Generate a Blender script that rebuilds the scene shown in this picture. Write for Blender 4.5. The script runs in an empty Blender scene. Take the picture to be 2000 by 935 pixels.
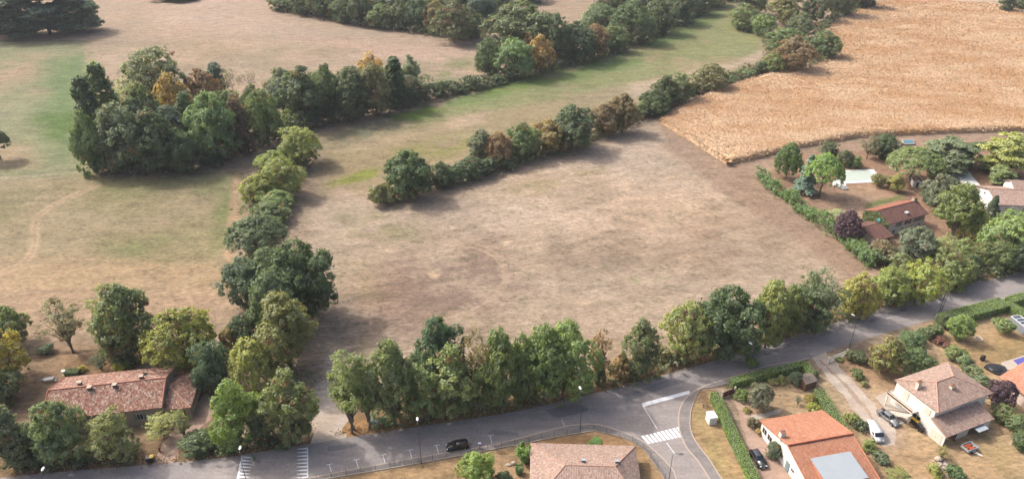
import bpy, bmesh, math, random
import numpy as np
from mathutils import Vector, Matrix
from mathutils.geometry import tessellate_polygon

R = math.radians
sc = bpy.context.scene
COL = sc.collection
rng = np.random.default_rng(7)
random.seed(7)

# ------------------------------------------------------------------ camera
CH, CPITCH, CF = 98.0, R(29.5), 1387.0
cd = bpy.data.cameras.new("camera")
cd.sensor_width = 36.0
cd.lens = CF / 2000.0 * 36.0
cd.clip_start = 1.0
cd.clip_end = 9000.0
cam = bpy.data.objects.new("camera", cd)
COL.objects.link(cam)
cam.location = (0, 0, CH)
cam.rotation_euler = (R(90) - CPITCH, 0, 0)
sc.camera = cam

# ------------------------------------------------------------------ sky, sun, exposure
SUN_EL, SUN_AZ = R(46), R(154)      # azimuth measured from +X towards +Y: light comes from the back left
w = bpy.data.worlds.new("World")
sc.world = w
w.use_nodes = True
nt = w.node_tree
bg = nt.nodes['Background']
sky = nt.nodes.new('ShaderNodeTexSky')
sky.sky_type = 'NISHITA'
sky.sun_disc = False
sky.sun_elevation = SUN_EL
sky.sun_rotation = R(90) - SUN_AZ
sky.altitude = 150
sky.dust_density = 10.0
sky.air_density = 1.0
nt.links.new(sky.outputs[0], bg.inputs[0])
bg.inputs[1].default_value = 0.15
sd = bpy.data.lights.new("sun", 'SUN')
sd.energy = 2.0
sd.angle = R(1.5)
sd.color = (1.0, 0.95, 0.88)
sun = bpy.data.objects.new("sun", sd)
COL.objects.link(sun)
sdir = Vector((math.cos(SUN_AZ) * math.cos(SUN_EL), math.sin(SUN_AZ) * math.cos(SUN_EL), math.sin(SUN_EL)))
sun.rotation_euler = sdir.to_track_quat('Z', 'Y').to_euler()
sun.location = (-100, 100, 200)
vs = sc.view_settings
vs.view_transform = 'Standard'
vs.look = 'None'
vs.gamma = 1.0
vs.exposure = 0.98
vs.use_curve_mapping = False
sc.cycles.max_bounces = 8
sc.cycles.diffuse_bounces = 7
sc.cycles.sample_clamp_indirect = 4.0
sc.cycles.glossy_bounces = 2
sc.cycles.transmission_bounces = 3
sc.cycles.volume_bounces = 0
sc.cycles.transparent_max_bounces = 6
sc.cycles.use_denoising = True
sc.cycles.denoiser = 'OPENIMAGEDENOISE'
sc.cycles.denoising_input_passes = 'RGB_ALBEDO_NORMAL'
sc.cycles.denoising_prefilter = 'ACCURATE'
sc.cycles.use_adaptive_sampling = False

# ------------------------------------------------------------------ geometry of the photograph: pixel -> point on the ground
cp, sp = math.cos(CPITCH), math.sin(CPITCH)
def U(px, py, z=0.0):
    a, b = (px - 1000) / CF, (467.5 - py) / CF
    d = (a, cp + b * sp, -sp + b * cp)
    t = (z - CH) / d[2]
    return (a * t, d[1] * t)
def UP(pts, z=0.0):
    return [U(p[0], p[1], z) for p in pts]
def depth(x, y, z=0.0):
    return y * cp - (z - CH) * sp
def proj(x, y, z):
    dz = z - CH
    return 1000 + CF * x / depth(x, y, z), 467.5 - CF * (y * sp + dz * cp) / depth(x, y, z)

def lin(c):
    return tuple((v / 12.92 if v <= 0.04045 else ((v + 0.055) / 1.055) ** 2.4) for v in (k / 255.0 for k in c))
EXPO = 2.05
def alb(r, g, b):                                   # colour of a sunlit surface -> its base colour
    return tuple(min(v * k / EXPO, 0.85) for v, k in zip(lin((r, g, b)), (.96, 1.0, 1.01)))

def albw(r, g, b):                                  # the same for upright whitish surfaces, which catch less light
    return tuple(min(v*1.25, 0.8) for v in alb(r, g, b))

# ------------------------------------------------------------------ object helpers
def tag(o, label=None, cat=None, group=None, kind=None):
    if label: o['label'] = label
    if cat: o['category'] = cat
    if group: o['group'] = group
    if kind: o['kind'] = kind
    return o
def empty(name, loc, rz=0.0, label=None, cat=None, group=None):
    o = bpy.data.objects.new(name, None)
    o.empty_display_size = 0.3
    COL.objects.link(o)
    o.location = loc
    o.rotation_euler = (0, 0, rz)
    return tag(o, label, cat, group)
class MB:
    """collects vertices and faces, links them as one mesh object"""
    def __init__(s): s.v, s.f, s.uv, s.sm = [], [], {}, False
    def add(s, vs, fs):
        n = len(s.v)
        s.v += [tuple(v) for v in vs]
        s.f += [tuple(i + n for i in f) for f in fs]
        return s
    def box(s, x0, x1, y0, y1, z0, z1):
        return s.add([(x0,y0,z0),(x1,y0,z0),(x1,y1,z0),(x0,y1,z0),(x0,y0,z1),(x1,y0,z1),(x1,y1,z1),(x0,y1,z1)],
                     [(3,2,1,0),(4,5,6,7),(0,1,5,4),(1,2,6,5),(2,3,7,6),(3,0,4,7)])
    def prism(s, pts, z0, z1):
        n = len(pts)
        a = sum(pts[i][0]*pts[(i+1)%n][1]-pts[(i+1)%n][0]*pts[i][1] for i in range(n))
        if a < 0: pts = pts[::-1]
        tri = tessellate_polygon([[Vector((p[0], p[1], 0)) for p in pts]])
        vs = [(p[0],p[1],z0) for p in pts] + [(p[0],p[1],z1) for p in pts]
        fs = []
        for t in tri:
            p = [pts[i] for i in t]
            ar = (p[1][0]-p[0][0])*(p[2][1]-p[0][1])-(p[2][0]-p[0][0])*(p[1][1]-p[0][1])
            t = tuple(t) if ar > 0 else tuple(t)[::-1]
            fs.append(tuple(i + n for i in t))
            if z1 > z0: fs.append(t[::-1])
        if z1 > z0: fs += [(i,(i+1)%n,n+(i+1)%n,n+i) for i in range(n)]
        else: vs = vs[:n]; fs = [tuple(i-n for i in f) for f in fs]
        return s.add(vs, fs)
    def sidewall(s, pts, y0, y1):                 # polygon in XZ extruded along Y
        n = len(pts)
        a = sum(pts[i][0]*pts[(i+1)%n][1]-pts[(i+1)%n][0]*pts[i][1] for i in range(n))
        if a < 0: pts = pts[::-1]
        vs = [(p[0],y0,p[1]) for p in pts] + [(p[0],y1,p[1]) for p in pts]
        tri = tessellate_polygon([[Vector((p[0], p[1], 0)) for p in pts]])
        fs = []
        for t in tri:
            p = [pts[i] for i in t]
            ar = (p[1][0]-p[0][0])*(p[2][1]-p[0][1])-(p[2][0]-p[0][0])*(p[1][1]-p[0][1])
            t = tuple(t) if ar > 0 else tuple(t)[::-1]
            fs.append(t); fs.append(tuple(i + n for i in t[::-1]))
        fs += [(i,n+i,n+(i+1)%n,(i+1)%n) for i in range(n)]
        return s.add(vs, fs)
    def tube(s, pts, rad, k=8, cap=True):
        pts = [Vector(p) for p in pts]
        if not hasattr(rad, '__len__'): rad = [rad] * len(pts)
        n0, vs, fs = 0, [], []
        for i, p in enumerate(pts):
            d = (pts[min(i+1,len(pts)-1)] - pts[max(i-1,0)]).normalized()
            u = d.orthogonal().normalized() if abs(d.z) < 0.95 else Vector((1,0,0)).cross(d).normalized()
            if abs(d.z) >= 0.95: u = d.cross(Vector((0,1,0))).normalized()
            v = d.cross(u)
            for j in range(k):
                a = 2*math.pi*j/k
                vs.append(tuple(p + rad[i]*(math.cos(a)*u + math.sin(a)*v)))
        for i in range(len(pts)-1):
            for j in range(k):
                fs.append((i*k+j, i*k+(j+1)%k, (i+1)*k+(j+1)%k, (i+1)*k+j))
        if cap:
            fs.append(tuple(range(k))[::-1]); fs.append(tuple((len(pts)-1)*k+j for j in range(k)))
        return s.add(vs, fs)
    def ball(s, c, r, seg=10, ring=6):
        if not hasattr(r, '__len__'): r = (r, r, r)
        vs = [(c[0],c[1],c[2]+r[2])]
        for i in range(1, ring):
            t = math.pi*i/ring
            for j in range(seg):
                a = 2*math.pi*j/seg
                vs.append((c[0]+r[0]*math.sin(t)*math.cos(a), c[1]+r[1]*math.sin(t)*math.sin(a), c[2]+r[2]*math.cos(t)))
        vs.append((c[0],c[1],c[2]-r[2]))
        fs = [(0,1+j,1+(j+1)%seg) for j in range(seg)]
        for i in range(ring-2):
            for j in range(seg):
                a = 1+i*seg
                fs.append((a+j, a+seg+j, a+seg+(j+1)%seg, a+(j+1)%seg))
        a = 1+(ring-2)*seg
        fs += [(a+j, len(vs)-1, a+(j+1)%seg) for j in range(seg)]
        return s.add(vs, fs)
    def quad(s, a, b, c, d): return s.add([a,b,c,d], [(0,1,2,3)])
    def build(s, name, mat, parent=None, bevel=0.0, smooth=False, seg=2):
        me = bpy.data.meshes.new(name)
        me.from_pydata(s.v, [], s.f)
        me.update()
        if bevel:
            bm = bmesh.new(); bm.from_mesh(me)
            bmesh.ops.remove_doubles(bm, verts=bm.verts, dist=1e-4)
            ed = [e for e in bm.edges if len(e.link_faces) == 2 and e.calc_face_angle(0) > 0.35]
            bmesh.ops.bevel(bm, geom=ed, offset=bevel, segments=seg, affect='EDGES', clamp_overlap=True)
            bm.to_mesh(me); bm.free()
        if smooth:
            me.polygons.foreach_set('use_smooth', [True]*len(me.polygons))
        o = bpy.data.objects.new(name, me)
        COL.objects.link(o)
        if mat is not None: me.materials.append(mat)
        if parent is not None: o.parent = parent
        return o
def np_mesh(name, V, Fq, mat=None):
    """fast mesh from numpy: V (n,3), Fq (m,k)"""
    me = bpy.data.meshes.new(name)
    m, k = Fq.shape
    me.vertices.add(len(V)); me.vertices.foreach_set('co', np.ascontiguousarray(V, dtype=np.float32).ravel())
    me.loops.add(m*k); me.loops.foreach_set('vertex_index', np.ascontiguousarray(Fq, dtype=np.int32).ravel())
    me.polygons.add(m); me.polygons.foreach_set('loop_start', np.arange(0, m*k, k, dtype=np.int32))
    me.polygons.foreach_set('loop_total', np.full(m, k, dtype=np.int32))
    me.update(calc_edges=True)
    if mat is not None: me.materials.append(mat)
    return me
def link(name, me, parent=None, loc=None):
    o = bpy.data.objects.new(name, me); COL.objects.link(o)
    if parent is not None: o.parent = parent
    if loc is not None: o.location = loc
    return o
def copy_tree(o, parent=None):
    c = o.copy(); COL.objects.link(c)
    if parent is not None: c.parent = parent
    for ch in list(o.children): copy_tree(ch, c)
    return c

# ------------------------------------------------------------------ noise in numpy (for the shapes of patches on the ground)
_perm = rng.random((256, 256)).astype(np.float32)
def vnoise(x, y):
    xi, yi = np.floor(x).astype(int), np.floor(y).astype(int)
    fx, fy = x - xi, y - yi
    fx, fy = fx*fx*(3-2*fx), fy*fy*(3-2*fy)
    g = lambda a, b: _perm[a & 255, b & 255]
    return (g(xi,yi)*(1-fx)+g(xi+1,yi)*fx)*(1-fy) + (g(xi,yi+1)*(1-fx)+g(xi+1,yi+1)*fx)*fy
def fbm(x, y, o=4):
    s, a, t = 0.0, 0.5, 0.0
    for i in range(o):
        s = s + a*vnoise(x*2**i + 17.3*i, y*2**i + 5.1*i); t += a; a *= 0.55
    return s/t - 0.5
def sdist(X, Y, poly):
    """signed distance, negative inside"""
    d = np.full(X.shape, 1e18); inside = np.zeros(X.shape, bool)
    n = len(poly)
    for i in range(n):
        (x0,y0),(x1,y1) = poly[i], poly[(i+1)%n]
        ex, ey = x1-x0, y1-y0
        t = np.clip(((X-x0)*ex+(Y-y0)*ey)/(ex*ex+ey*ey+1e-12), 0, 1)
        d = np.minimum(d, (X-x0-t*ex)**2+(Y-y0-t*ey)**2)
        c = ((y0 > Y) != (y1 > Y))
        with np.errstate(divide='ignore', invalid='ignore'):
            c &= X < (x1-x0)*(Y-y0)/(y1-y0+1e-12)+x0
        inside ^= c
    d = np.sqrt(d)
    return np.where(inside, -d, d)
def ldist(X, Y, line):
    d = np.full(X.shape, 1e18)
    for (x0,y0),(x1,y1) in zip(line[:-1], line[1:]):
        ex, ey = x1-x0, y1-y0
        t = np.clip(((X-x0)*ex+(Y-y0)*ey)/(ex*ex+ey*ey+1e-12), 0, 1)
        d = np.minimum(d, (X-x0-t*ex)**2+(Y-y0-t*ey)**2)
    return np.sqrt(d)
def smooth_line(pts, n=6):
    """Catmull-Rom through the points"""
    P = [np.array(p, float) for p in pts]
    P = [2*P[0]-P[1]] + P + [2*P[-1]-P[-2]]
    out = []
    for i in range(1, len(P)-2):
        for k in range(n):
            t = k/n
            out.append(tuple(0.5*((2*P[i])+(P[i+1]-P[i-1])*t+(2*P[i-1]-5*P[i]+4*P[i+1]-P[i+2])*t*t+(3*P[i]-P[i-1]-3*P[i+1]+P[i+2])*t**3)))
    out.append(tuple(P[-2]))
    return out

# ------------------------------------------------------------------ materials
_mats = {}
def nodes(name):
    m = bpy.data.materials.new(name); m.use_nodes = True
    n = m.node_tree
    return m, n, n.nodes['Principled BSDF']
def N(n, t, **kw):
    x = n.nodes.new(t)
    for k, v in kw.items(): setattr(x, k, v)
    return x
def mix(n, a, b, fac, blend='MIX'):
    x = N(n, 'ShaderNodeMix', data_type='RGBA', blend_type=blend)
    for s, v in ((0, fac), (6, a), (7, b)):
        if hasattr(v, 'is_linked'): n.links.new(v, x.inputs[s])
        elif v is not None:
            x.inputs[s].default_value = v if s == 0 else (tuple(v)+(1,))[:4]
    return x.outputs[2]
def ramp(n, src, p0, p1, c0=(0,0,0), c1=(1,1,1)):
    r = N(n, 'ShaderNodeValToRGB')
    r.color_ramp.elements[0].position = p0; r.color_ramp.elements[1].position = p1
    r.color_ramp.elements[0].color = tuple(c0)+(1,); r.color_ramp.elements[1].color = tuple(c1)+(1,)
    n.links.new(src, r.inputs[0])
    return r.outputs[0]
def noise(n, scale, detail=4, rough=0.6, stretch=None, coord='Object', rot=0.0):
    if coord == 'Position': src = N(n, 'ShaderNodeNewGeometry').outputs['Position']
    else: src = N(n, 'ShaderNodeTexCoord').outputs[coord]
    if stretch is not None:
        mp = N(n, 'ShaderNodeMapping'); mp.inputs['Scale'].default_value = stretch
        mp.inputs['Rotation'].default_value = (0, 0, rot)
        n.links.new(src, mp.inputs[0]); src = mp.outputs[0]
    t = N(n, 'ShaderNodeTexNoise'); t.inputs['Scale'].default_value = scale
    t.inputs['Detail'].default_value = detail; t.inputs['Roughness'].default_value = rough
    n.links.new(src, t.inputs['Vector'])
    return t.outputs['Fac']
def plain(name, col, rough=0.6, metal=0.0, var=0.12, scale=3.0, spec=0.5, coat=0.0):
    """paint, plaster, metal: a base colour with slight wear"""
    if name in _mats: return _mats[name]
    m, n, b = nodes(name)
    c = tuple(col)
    f = noise(n, scale, 5, 0.65)
    o = mix(n, tuple(v*(1-var) for v in c), tuple(min(v*(1+var), 0.95) for v in c), f)
    n.links.new(o, b.inputs['Base Color'])
    b.inputs['Roughness'].default_value = rough; b.inputs['Metallic'].default_value = metal
    b.inputs['Specular IOR Level'].default_value = spec
    if coat: b.inputs['Coat Weight'].default_value = coat
    _mats[name] = m
    return m
# ------------------------------------------------------------------ the ground: one sheet to the horizon, its cover kept as a colour attribute
ANG = np.concatenate([np.linspace(-math.pi, R(-47), 40, endpoint=False), np.linspace(R(-47), R(47), 820), np.linspace(R(47), math.pi, 40)[1:]])
RAD = np.concatenate([[1.0, 20, 50], np.geomspace(70, 640, 640), np.geomspace(660, 6500, 30)])
AA, RR = np.meshgrid(ANG, RAD)
GX, GY = np.sin(AA)*RR, np.cos(AA)*RR
gx, gy = GX.ravel(), GY.ravel()
gcol = np.zeros((gx.size, 3))
gcol[:] = alb(178, 155, 133)
def cover(c, poly, feather=2.0, op=1.0, amp=0.0, nsc=12.0, patch=0.0, psc=9.0, world=False):
    """lay a cover of colour c over a polygon (given in photo pixels): soft, ragged edge; patch = how broken up it is"""
    p = poly if world else UP(poly)
    xs, ys = [q[0] for q in p], [q[1] for q in p]
    mrg = feather + amp + 4
    k = np.nonzero((gx > min(xs)-mrg) & (gx < max(xs)+mrg) & (gy > min(ys)-mrg) & (gy < max(ys)+mrg))[0]
    x, y = gx[k], gy[k]
    d = sdist(x, y, p)
    if amp: d = d + 2*amp*fbm(x/nsc, y/nsc)
    m = np.clip((feather-d)/(2*feather), 0, 1); m = m*m*(3-2*m)*op
    if patch:
        q = np.clip((fbm(x/psc+31, y/psc+7, 5)+0.5-patch)/0.16+0.5, 0, 1); m = m*q
    gcol[k] = gcol[k]*(1-m[:,None]) + np.array(c)*m[:,None]
def track(c, line, width, op=1.0, feather=0.4, world=False, amp=0.3):
    op = min(1, op*1.25)
    p = smooth_line(line if world else UP(line))
    xs, ys = [q[0] for q in p], [q[1] for q in p]
    k = np.nonzero((gx > min(xs)-6) & (gx < max(xs)+6) & (gy > min(ys)-6) & (gy < max(ys)+6))[0]
    x, y = gx[k], gy[k]
    d = ldist(x, y, p) + amp*2*fbm(x/3, y/3)
    m = np.clip((width/2+feather-d)/(2*feather), 0, 1)*op
    m = m*np.clip(0.75+1.2*fbm(x/2.0+9, y/2.0), 0, 1)
    gcol[k] = gcol[k]*(1-m[:,None]) + np.array(c)*m[:,None]
# far meadow, top
cover(alb(180,158,138), [(190,-60),(1100,-60),(960,130),(860,170),(190,150)], 6, 1, 4)
cover(alb(196,168,148), [(230,-40),(520,-20),(560,60),(330,70)], 12, .6, 8, 30)
cover(alb(190,160,142), [(560,70),(900,95),(940,130),(700,110)], 8, .6, 6)
cover(alb(160,144,122), [(190,80),(700,90),(900,140),(860,170),(190,160)], 12, .7, 8, 30, .5, 22)
cover(alb(133,135,98), [(850,110),(925,112),(905,165),(830,172)], 6, .8, 5, 14, .42, 12)
# upper left meadow with its green
cover(alb(144,146,112), [(-200,85),(165,82),(178,340),(100,370),(-200,370)], 4, .9, 3, 18)
cover(alb(176,152,130), [(-200,100),(85,105),(60,190),(-20,250),(-200,270)], 10, .8, 8, 25, .46, 22)
cover(alb(118,136,92), [(95,120),(168,105),(170,290),(120,310),(75,240)], 8, .95, 6, 16, .32, 15)
cover(alb(100,124,66), [(75,225),(168,215),(166,268),(90,270)], 5, .9, 5, 10, .30, 8)
cover(alb(186,158,134), [(-200,275),(60,285),(80,330),(-200,340)], 6, .6, 5)
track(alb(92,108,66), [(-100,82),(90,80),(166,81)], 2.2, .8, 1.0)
track(alb(178,156,132), [(166,84),(172,140),(168,250),(172,330)], 1.6, .7, .8)
# left meadow, middle
cover(alb(164,148,120), [(-300,340),(190,345),(470,335),(460,470),(450,590),(-300,590)], 4, 1, 3)
cover(alb(138,138,98), [(180,350),(470,338),(460,420),(300,400),(190,400)], 6, .8, 5, 12, .42, 12)
cover(alb(124,132,84), [(425,350),(462,350),(440,505),(410,505)], 3, .75, 3, 8, .40, 7)
cover(alb(150,140,106), [(100,380),(420,380),(400,520),(120,480)], 8, .7, 6, 20, .47, 14)
cover(alb(144,138,104), [(-200,355),(110,370),(60,440),(-200,470)], 8, .7, 6, 20, .46, 12)
cover(alb(128,134,92), [(210,470),(400,450),(330,520),(230,525)], 5, .6, 5, 12, .5, 8)
cover(alb(182,157,128), [(-300,500),(450,520),(450,580),(300,640),(-300,640)], 5, .75, 4, 20)
cover(alb(178,153,130), [(-300,560),(460,575),(440,640),(200,690),(-300,700)], 5, .8, 4)
cover(alb(186,156,132), [(300,585),(445,560),(450,600),(330,640)], 5, .5, 4)
track(alb(200,174,146), [(190,362),(120,392),(78,420),(68,450),(66,485),(35,520),(-40,545)], 2.6, 1.0, .6)
track(alb(160,140,112), [(190,362),(120,392),(78,420),(68,450),(66,485),(35,520),(-40,545)], .7, .6, .3)
track(alb(196,176,156), [(-60,352),(70,343),(160,336)], .7, .8, .3)
track(alb(196,176,156), [(-60,346),(70,350),(100,348)], .6, .6, .3)
track(alb(184,154,126), [(462,340),(456,420),(446,520),(445,560)], 2.5, .8, .6)
for k in range(9):
    track(alb(196,164,134), [(-100,515+13*k),(150,505+14*k),(440,528+6*k)], 1.1, .35, .8)
# meadow between the woods and the field hedge
cover(alb(165,149,119), [(620,260),(830,225),(1000,165),(1480,30),(1500,120),(1240,220),(940,300),(740,360),(600,420)], 4, 1, 4)
cover(alb(142,146,102), [(830,215),(960,165),(1200,110),(1420,0),(1500,80),(1480,110),(1100,190),(800,250)], 6, .9, 5, 20, .36, 18)
cover(alb(112,136,78), [(790,222),(980,158),(1210,95),(1420,0),(1440,14),(1240,130),(980,190),(860,222),(800,240)], 4, .7, 4, 12, .40, 10)
cover(alb(98,124,52), [(755,228),(835,207),(870,212),(840,228),(770,240)], 2.5, .85, 2, 6)
cover(alb(116,136,70), [(940,175),(1080,150),(1080,160),(960,186)], 2, .6, 2, 6)
cover(alb(126,128,104), [(640,268),(740,235),(800,232),(790,250),(680,280)], 3, .8, 3, 7, .42, 5)
cover(alb(196,172,148), [(880,228),(960,215),(950,238),(870,255)], 3, .7, 3, 7)
cover(alb(196,174,154), [(1230,165),(1420,125),(1500,95),(1500,112),(1380,150),(1240,195)], 3, .75, 3, 8)
cover(alb(134,144,66), [(640,358),(720,330),(750,325),(735,345),(650,366)], 2, .85, 2, 5)
cover(alb(150,148,92), [(760,292),(900,262),(1000,262),(880,305),(780,312)], 4, .7, 3, 8, .45, 7)
cover(alb(200,176,150), [(640,300),(760,262),(900,238),(890,250),(700,300)], 4, .35, 4)
cover(alb(150,134,118), [(590,300),(650,290),(640,400),(590,470)], 4, .6, 4)
# the big mown field
field = [(600,430),(660,360),(745,400),(860,372),(1000,335),(1245,235),(1290,236),(1420,322),(1700,530),(1640,560),(1300,640),(900,700),(650,820),(600,860)]
cover(alb(184,163,143), field, 3, 1, 2)
cover(alb(202,178,157), [(1010,340),(1230,262),(1300,290),(1440,400),(1240,480),(1000,440),(900,420)], 14, .85, 10, 30, .42, 20)
cover(alb(142,120,108), [(830,480),(980,470),(1010,560),(960,640),(720,640),(690,570)], 10, .95, 7, 20, .36, 18)
cover(alb(134,114,104), [(780,500),(940,490),(960,560),(820,600)], 8, .8, 6, 12, .44, 9)
cover(alb(146,128,112), [(1010,470),(1180,410),(1400,450),(1480,520),(1300,560),(1100,540)], 9, .65, 7, 18, .50, 14)
cover(alb(160,136,116), [(1380,400),(1500,440),(1650,530),(1450,540),(1250,520)], 9, .6, 7, 24, .45, 16)
cover(alb(146,140,102), [(670,420),(800,400),(830,470),(700,520),(660,560)], 7, .7, 6, 14, .47, 11)
cover(alb(158,146,110), [(940,380),(1100,335),(1180,330),(1060,375),(960,400)], 3, .7, 3, 7, .45, 6)
cover(alb(150,138,104), [(680,560),(730,520),(740,680),(690,720)], 4, .55, 4, 10, .46, 7)
cover(alb(170,152,122), [(840,610),(960,600),(950,650),(860,660)], 4, .5, 4, 10, .45, 8)
for (x, y, s) in ((845,536,15),(765,490,10),(1145,592,14),(1225,425,11),(990,475,9),(1310,345,10),(1345,415,9),(1415,585,8)):
    cover(alb(216,188,158), [(x-s,y-2),(x-s*.2,y-s*.4),(x+s,y-3),(x+s*.7,y+s*.3),(x-s*.6,y+s*.35)], .7, .9, .9, 2.2, .40, 2)
for (x, y, s) in ((1285,543,12),(1170,548,9),(1195,555,7),(1240,548,9),(1180,520,6),(1260,590,6)):
    cover(alb(128,132,92), [(x-s,y),(x,y-s*.4),(x+s,y),(x,y+s*.4)], 1.2, .7, 1, 2.5)
arc = [(868,480),(910,482),(950,492),(976,515),(984,543),(972,570),(945,592),(912,608),(880,618)]
track(alb(206,180,154), arc, .8, .6, .4)
track(alb(206,180,156), [(x*1.0+(x-890)*.07, y+(y-545)*.13) for x,y in arc], .8, .42, .4)
track(alb(206,180,156), [(910,612),(930,625),(950,640)], 1.2, .4, .4)
for k in range(26):                                  # faint mowing swaths, following the long side of the field
    t = k/25.0
    a = (690+30*t, 470+190*t); b = (1290+330*t, 262+265*t)
    m_ = ((a[0]+b[0])/2, (a[1]+b[1])/2 + 12)
    track(alb(*((208,182,160) if k % 2 else (172,148,130))), [a, m_, b], 1.5, .22, 1.3, amp=1.0)
for k in range(5):
    track(alb(176,156,138), [(668+6*k,480),(664+6*k,560),(640+12*k,660)], .8, .4, .4)
cover(alb(222,204,190), [(600,860),(672,856),(690,800),(676,730),(668,680),(640,660),(628,720),(612,790)], 1.5, .9, 2.2, 5, .40, 4)
cover(alb(160,142,130), [(630,700),(690,690),(720,620),(690,580),(640,590)], 2.5, .75, 3, 6, .44, 4)
# bare corner below the maize, and the track behind the gardens
cover(alb(168,142,124), [(1290,236),(1430,322),(1560,296),(1700,272),(2200,250),(2200,282),(1690,292),(1545,318),(1480,330),(1480,352),(1705,528),(1660,545),(1560,470),(1440,400),(1300,290)], 2.0, .9, 1.5)
cover(alb(164,138,120), [(1440,330),(1480,330),(1700,520),(1660,530),(1450,380)], 3, .6, 3)
cover(alb(178,150,130), [(1560,296),(1700,272),(2200,250),(2200,268),(1700,285)], 2, .6, 2)
cover(alb(204,184,160), [(1690,30),(1700,5),(1990,-20),(1960,10),(1730,12)], 3, .9, 2)
cover(alb(138,140,98), [(1720,4),(1800,-6),(1900,-8),(1800,6)], 2, .7, 2)
# gardens: upper right
cover(alb(170,136,114), [(1480,345),(1560,300),(2200,280),(2200,540),(1720,528)], 2.5, .95, 2)
cover(alb(186,156,130), [(1600,380),(1700,360),(1740,400),(1640,430)], 4, .7, 4, 10)
cover(alb(176,140,116), [(1860,300),(2000,300),(2000,345),(1900,340)], 4, .7, 3)
cover(alb(112,126,70), [(1690,398),(1765,378),(1768,386),(1692,408)], 1.0, .8, .8)
cover(alb(184,152,128), [(1868,400),(1905,390),(1935,440),(1905,470)], 3, .7, 3)
# left farm garden, verges
cover(alb(158,132,108), [(60,680),(320,650),(440,700),(420,890),(300,900),(0,930),(-200,940),(-200,700)], 4, .95, 3)
cover(alb(182,144,106), [(110,690),(210,690),(290,740),(130,760),(110,730)], 3, .7, 3, 8)
track(alb(96,76,62), [(60,692),(145,688),(240,676)], .8, .8, .4)
cover(alb(150,122,92), [(-300,905),(420,868),(600,850),(690,800),(1000,740),(1180,720),(1500,630),(1700,580),(2010,500),(2010,530),(1500,676),(1180,765),(1000,806),(665,858),(600,870),(420,897),(-300,962)], 2.5, .95, 1.5)
cover(alb(188,146,104), [(640,856),(690,815),(720,825),(720,850),(665,860)], 1.2, .85, 1)
cover(alb(176,140,100), [(715,840),(1000,795),(1000,805),(720,852)], .8, .8, .8)
cover(alb(172,136,100), [(1190,740),(1345,700),(1500,650),(1900,545),(1900,552),(1500,672),(1190,760)], 1.2, .75, 1.2, 5, .4, 5)
cover(alb(186,150,116), [(1080,735),(1300,690),(1300,705),(1090,760)], 2, .7, 2)
# lower gardens
lawn = alb(202,174,140)
cover(alb(190,156,118), [(500,965),(650,934),(823,905),(939,883),(1016,869),(1089,853),(1162,842),(1213,854),(1256,878),(1299,940),(1320,1000),(500,1100)], .5, 1, .3)
cover(alb(192,158,124), [(940,880),(1035,870),(1035,960),(900,960)], 2, .6, 2, 5)
cover(alb(180,138,98), [(1040,862),(1162,842),(1235,864),(1250,880),(1100,880)], 1.5, .6, 1.5, 4)
cover(alb(194,160,122), [(1366,763),(1390,757),(1480,935),(1500,1000),(1430,1000),(1386,900),(1360,866),(1348,840),(1347,814),(1351,793)], .4, 1, .2)
cover(alb(186,168,114), [(1349,800),(1362,775),(1400,860),(1440,935),(1400,930)], 2, .6, 2, 4)
cover(lawn, [(1440,770),(1570,705),(1700,690),(1830,630),(2200,520),(2200,1100),(1500,1100)], 1.5, 1, 1)
cover(alb(186,148,118), [(1600,700),(1720,690),(1800,700),(1780,790),(1700,760)], 4, .7, 3, 8)
cover(alb(186,156,122), [(1500,745),(1560,745),(1580,800),(1500,810)], 3, .7, 3)
cover(alb(178,140,114), [(1440,790),(1500,800),(1490,840),(1460,830)], 2, .6, 2)
cover(alb(182,150,110), [(1850,670),(1960,640),(2200,640),(2200,720),(1900,730)], 3, .8, 3)
cover(alb(168,148,102), [(1900,690),(1980,660),(2100,690),(1960,720)], 4, .5, 4, 8, .45, 6)
cover(alb(192,160,124), [(1700,860),(1840,850),(1990,880),(1990,1000),(1700,1000)], 4, .7, 3, 8)
cover(alb(160,146,100), [(1830,880),(1960,870),(2000,935),(1850,960)], 5, .45, 4, 8, .46, 6)
cover(alb(196,168,146), [(1590,700),(1660,740),(1740,800),(1780,870),(1740,890),(1690,850),(1640,770),(1585,712)], 1.8, .75, 1.5, 5)
# general break-up of the cover, drawn out along the way each field is mown
infield = np.clip((3-sdist(gx, gy, UP(field)))/6, 0, 1)
near = np.clip((140-gy)/30, 0, 1)*(1-infield)
ca_, sa_ = math.cos(R(27)), math.sin(R(27))
u1, v1 = gx*ca_+gy*sa_, -gx*sa_+gy*ca_
st_f = fbm(u1/34, v1/5.0, 5); st_m = fbm(gx/30+11, gy/7+4, 5)
fine_f = fbm(u1/5+3, v1/1.3, 3); fine_m = fbm(gx/4+8, gy/1.6, 3)
streak = infield*(.23*st_f+.20*fine_f) + (1-infield)*(.20*st_m+.20*fine_m)*(1-.3*near)
brk = 1 + 0.14*fbm(gx/26, gy/26, 4) + streak
gcol *= np.clip(brk, .70, 1.30)[:,None]
warm = fbm(gx/50+3, gy/38+9, 4)
gcol *= np.stack([1+.10*warm, 1-.0*warm, 1-.14*warm], 1)
tuft = np.clip((fbm(gx/2.6+70, gy/1.7+20, 3)-.17)/.06, 0, 1)*np.clip((fbm(gx/22+5, gy/22+50, 3)+.06)/.12, 0, 1)
gcol = gcol*(1-.34*tuft[:,None]) + np.array(alb(104,102,74))*(.34*tuft[:,None])

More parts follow.
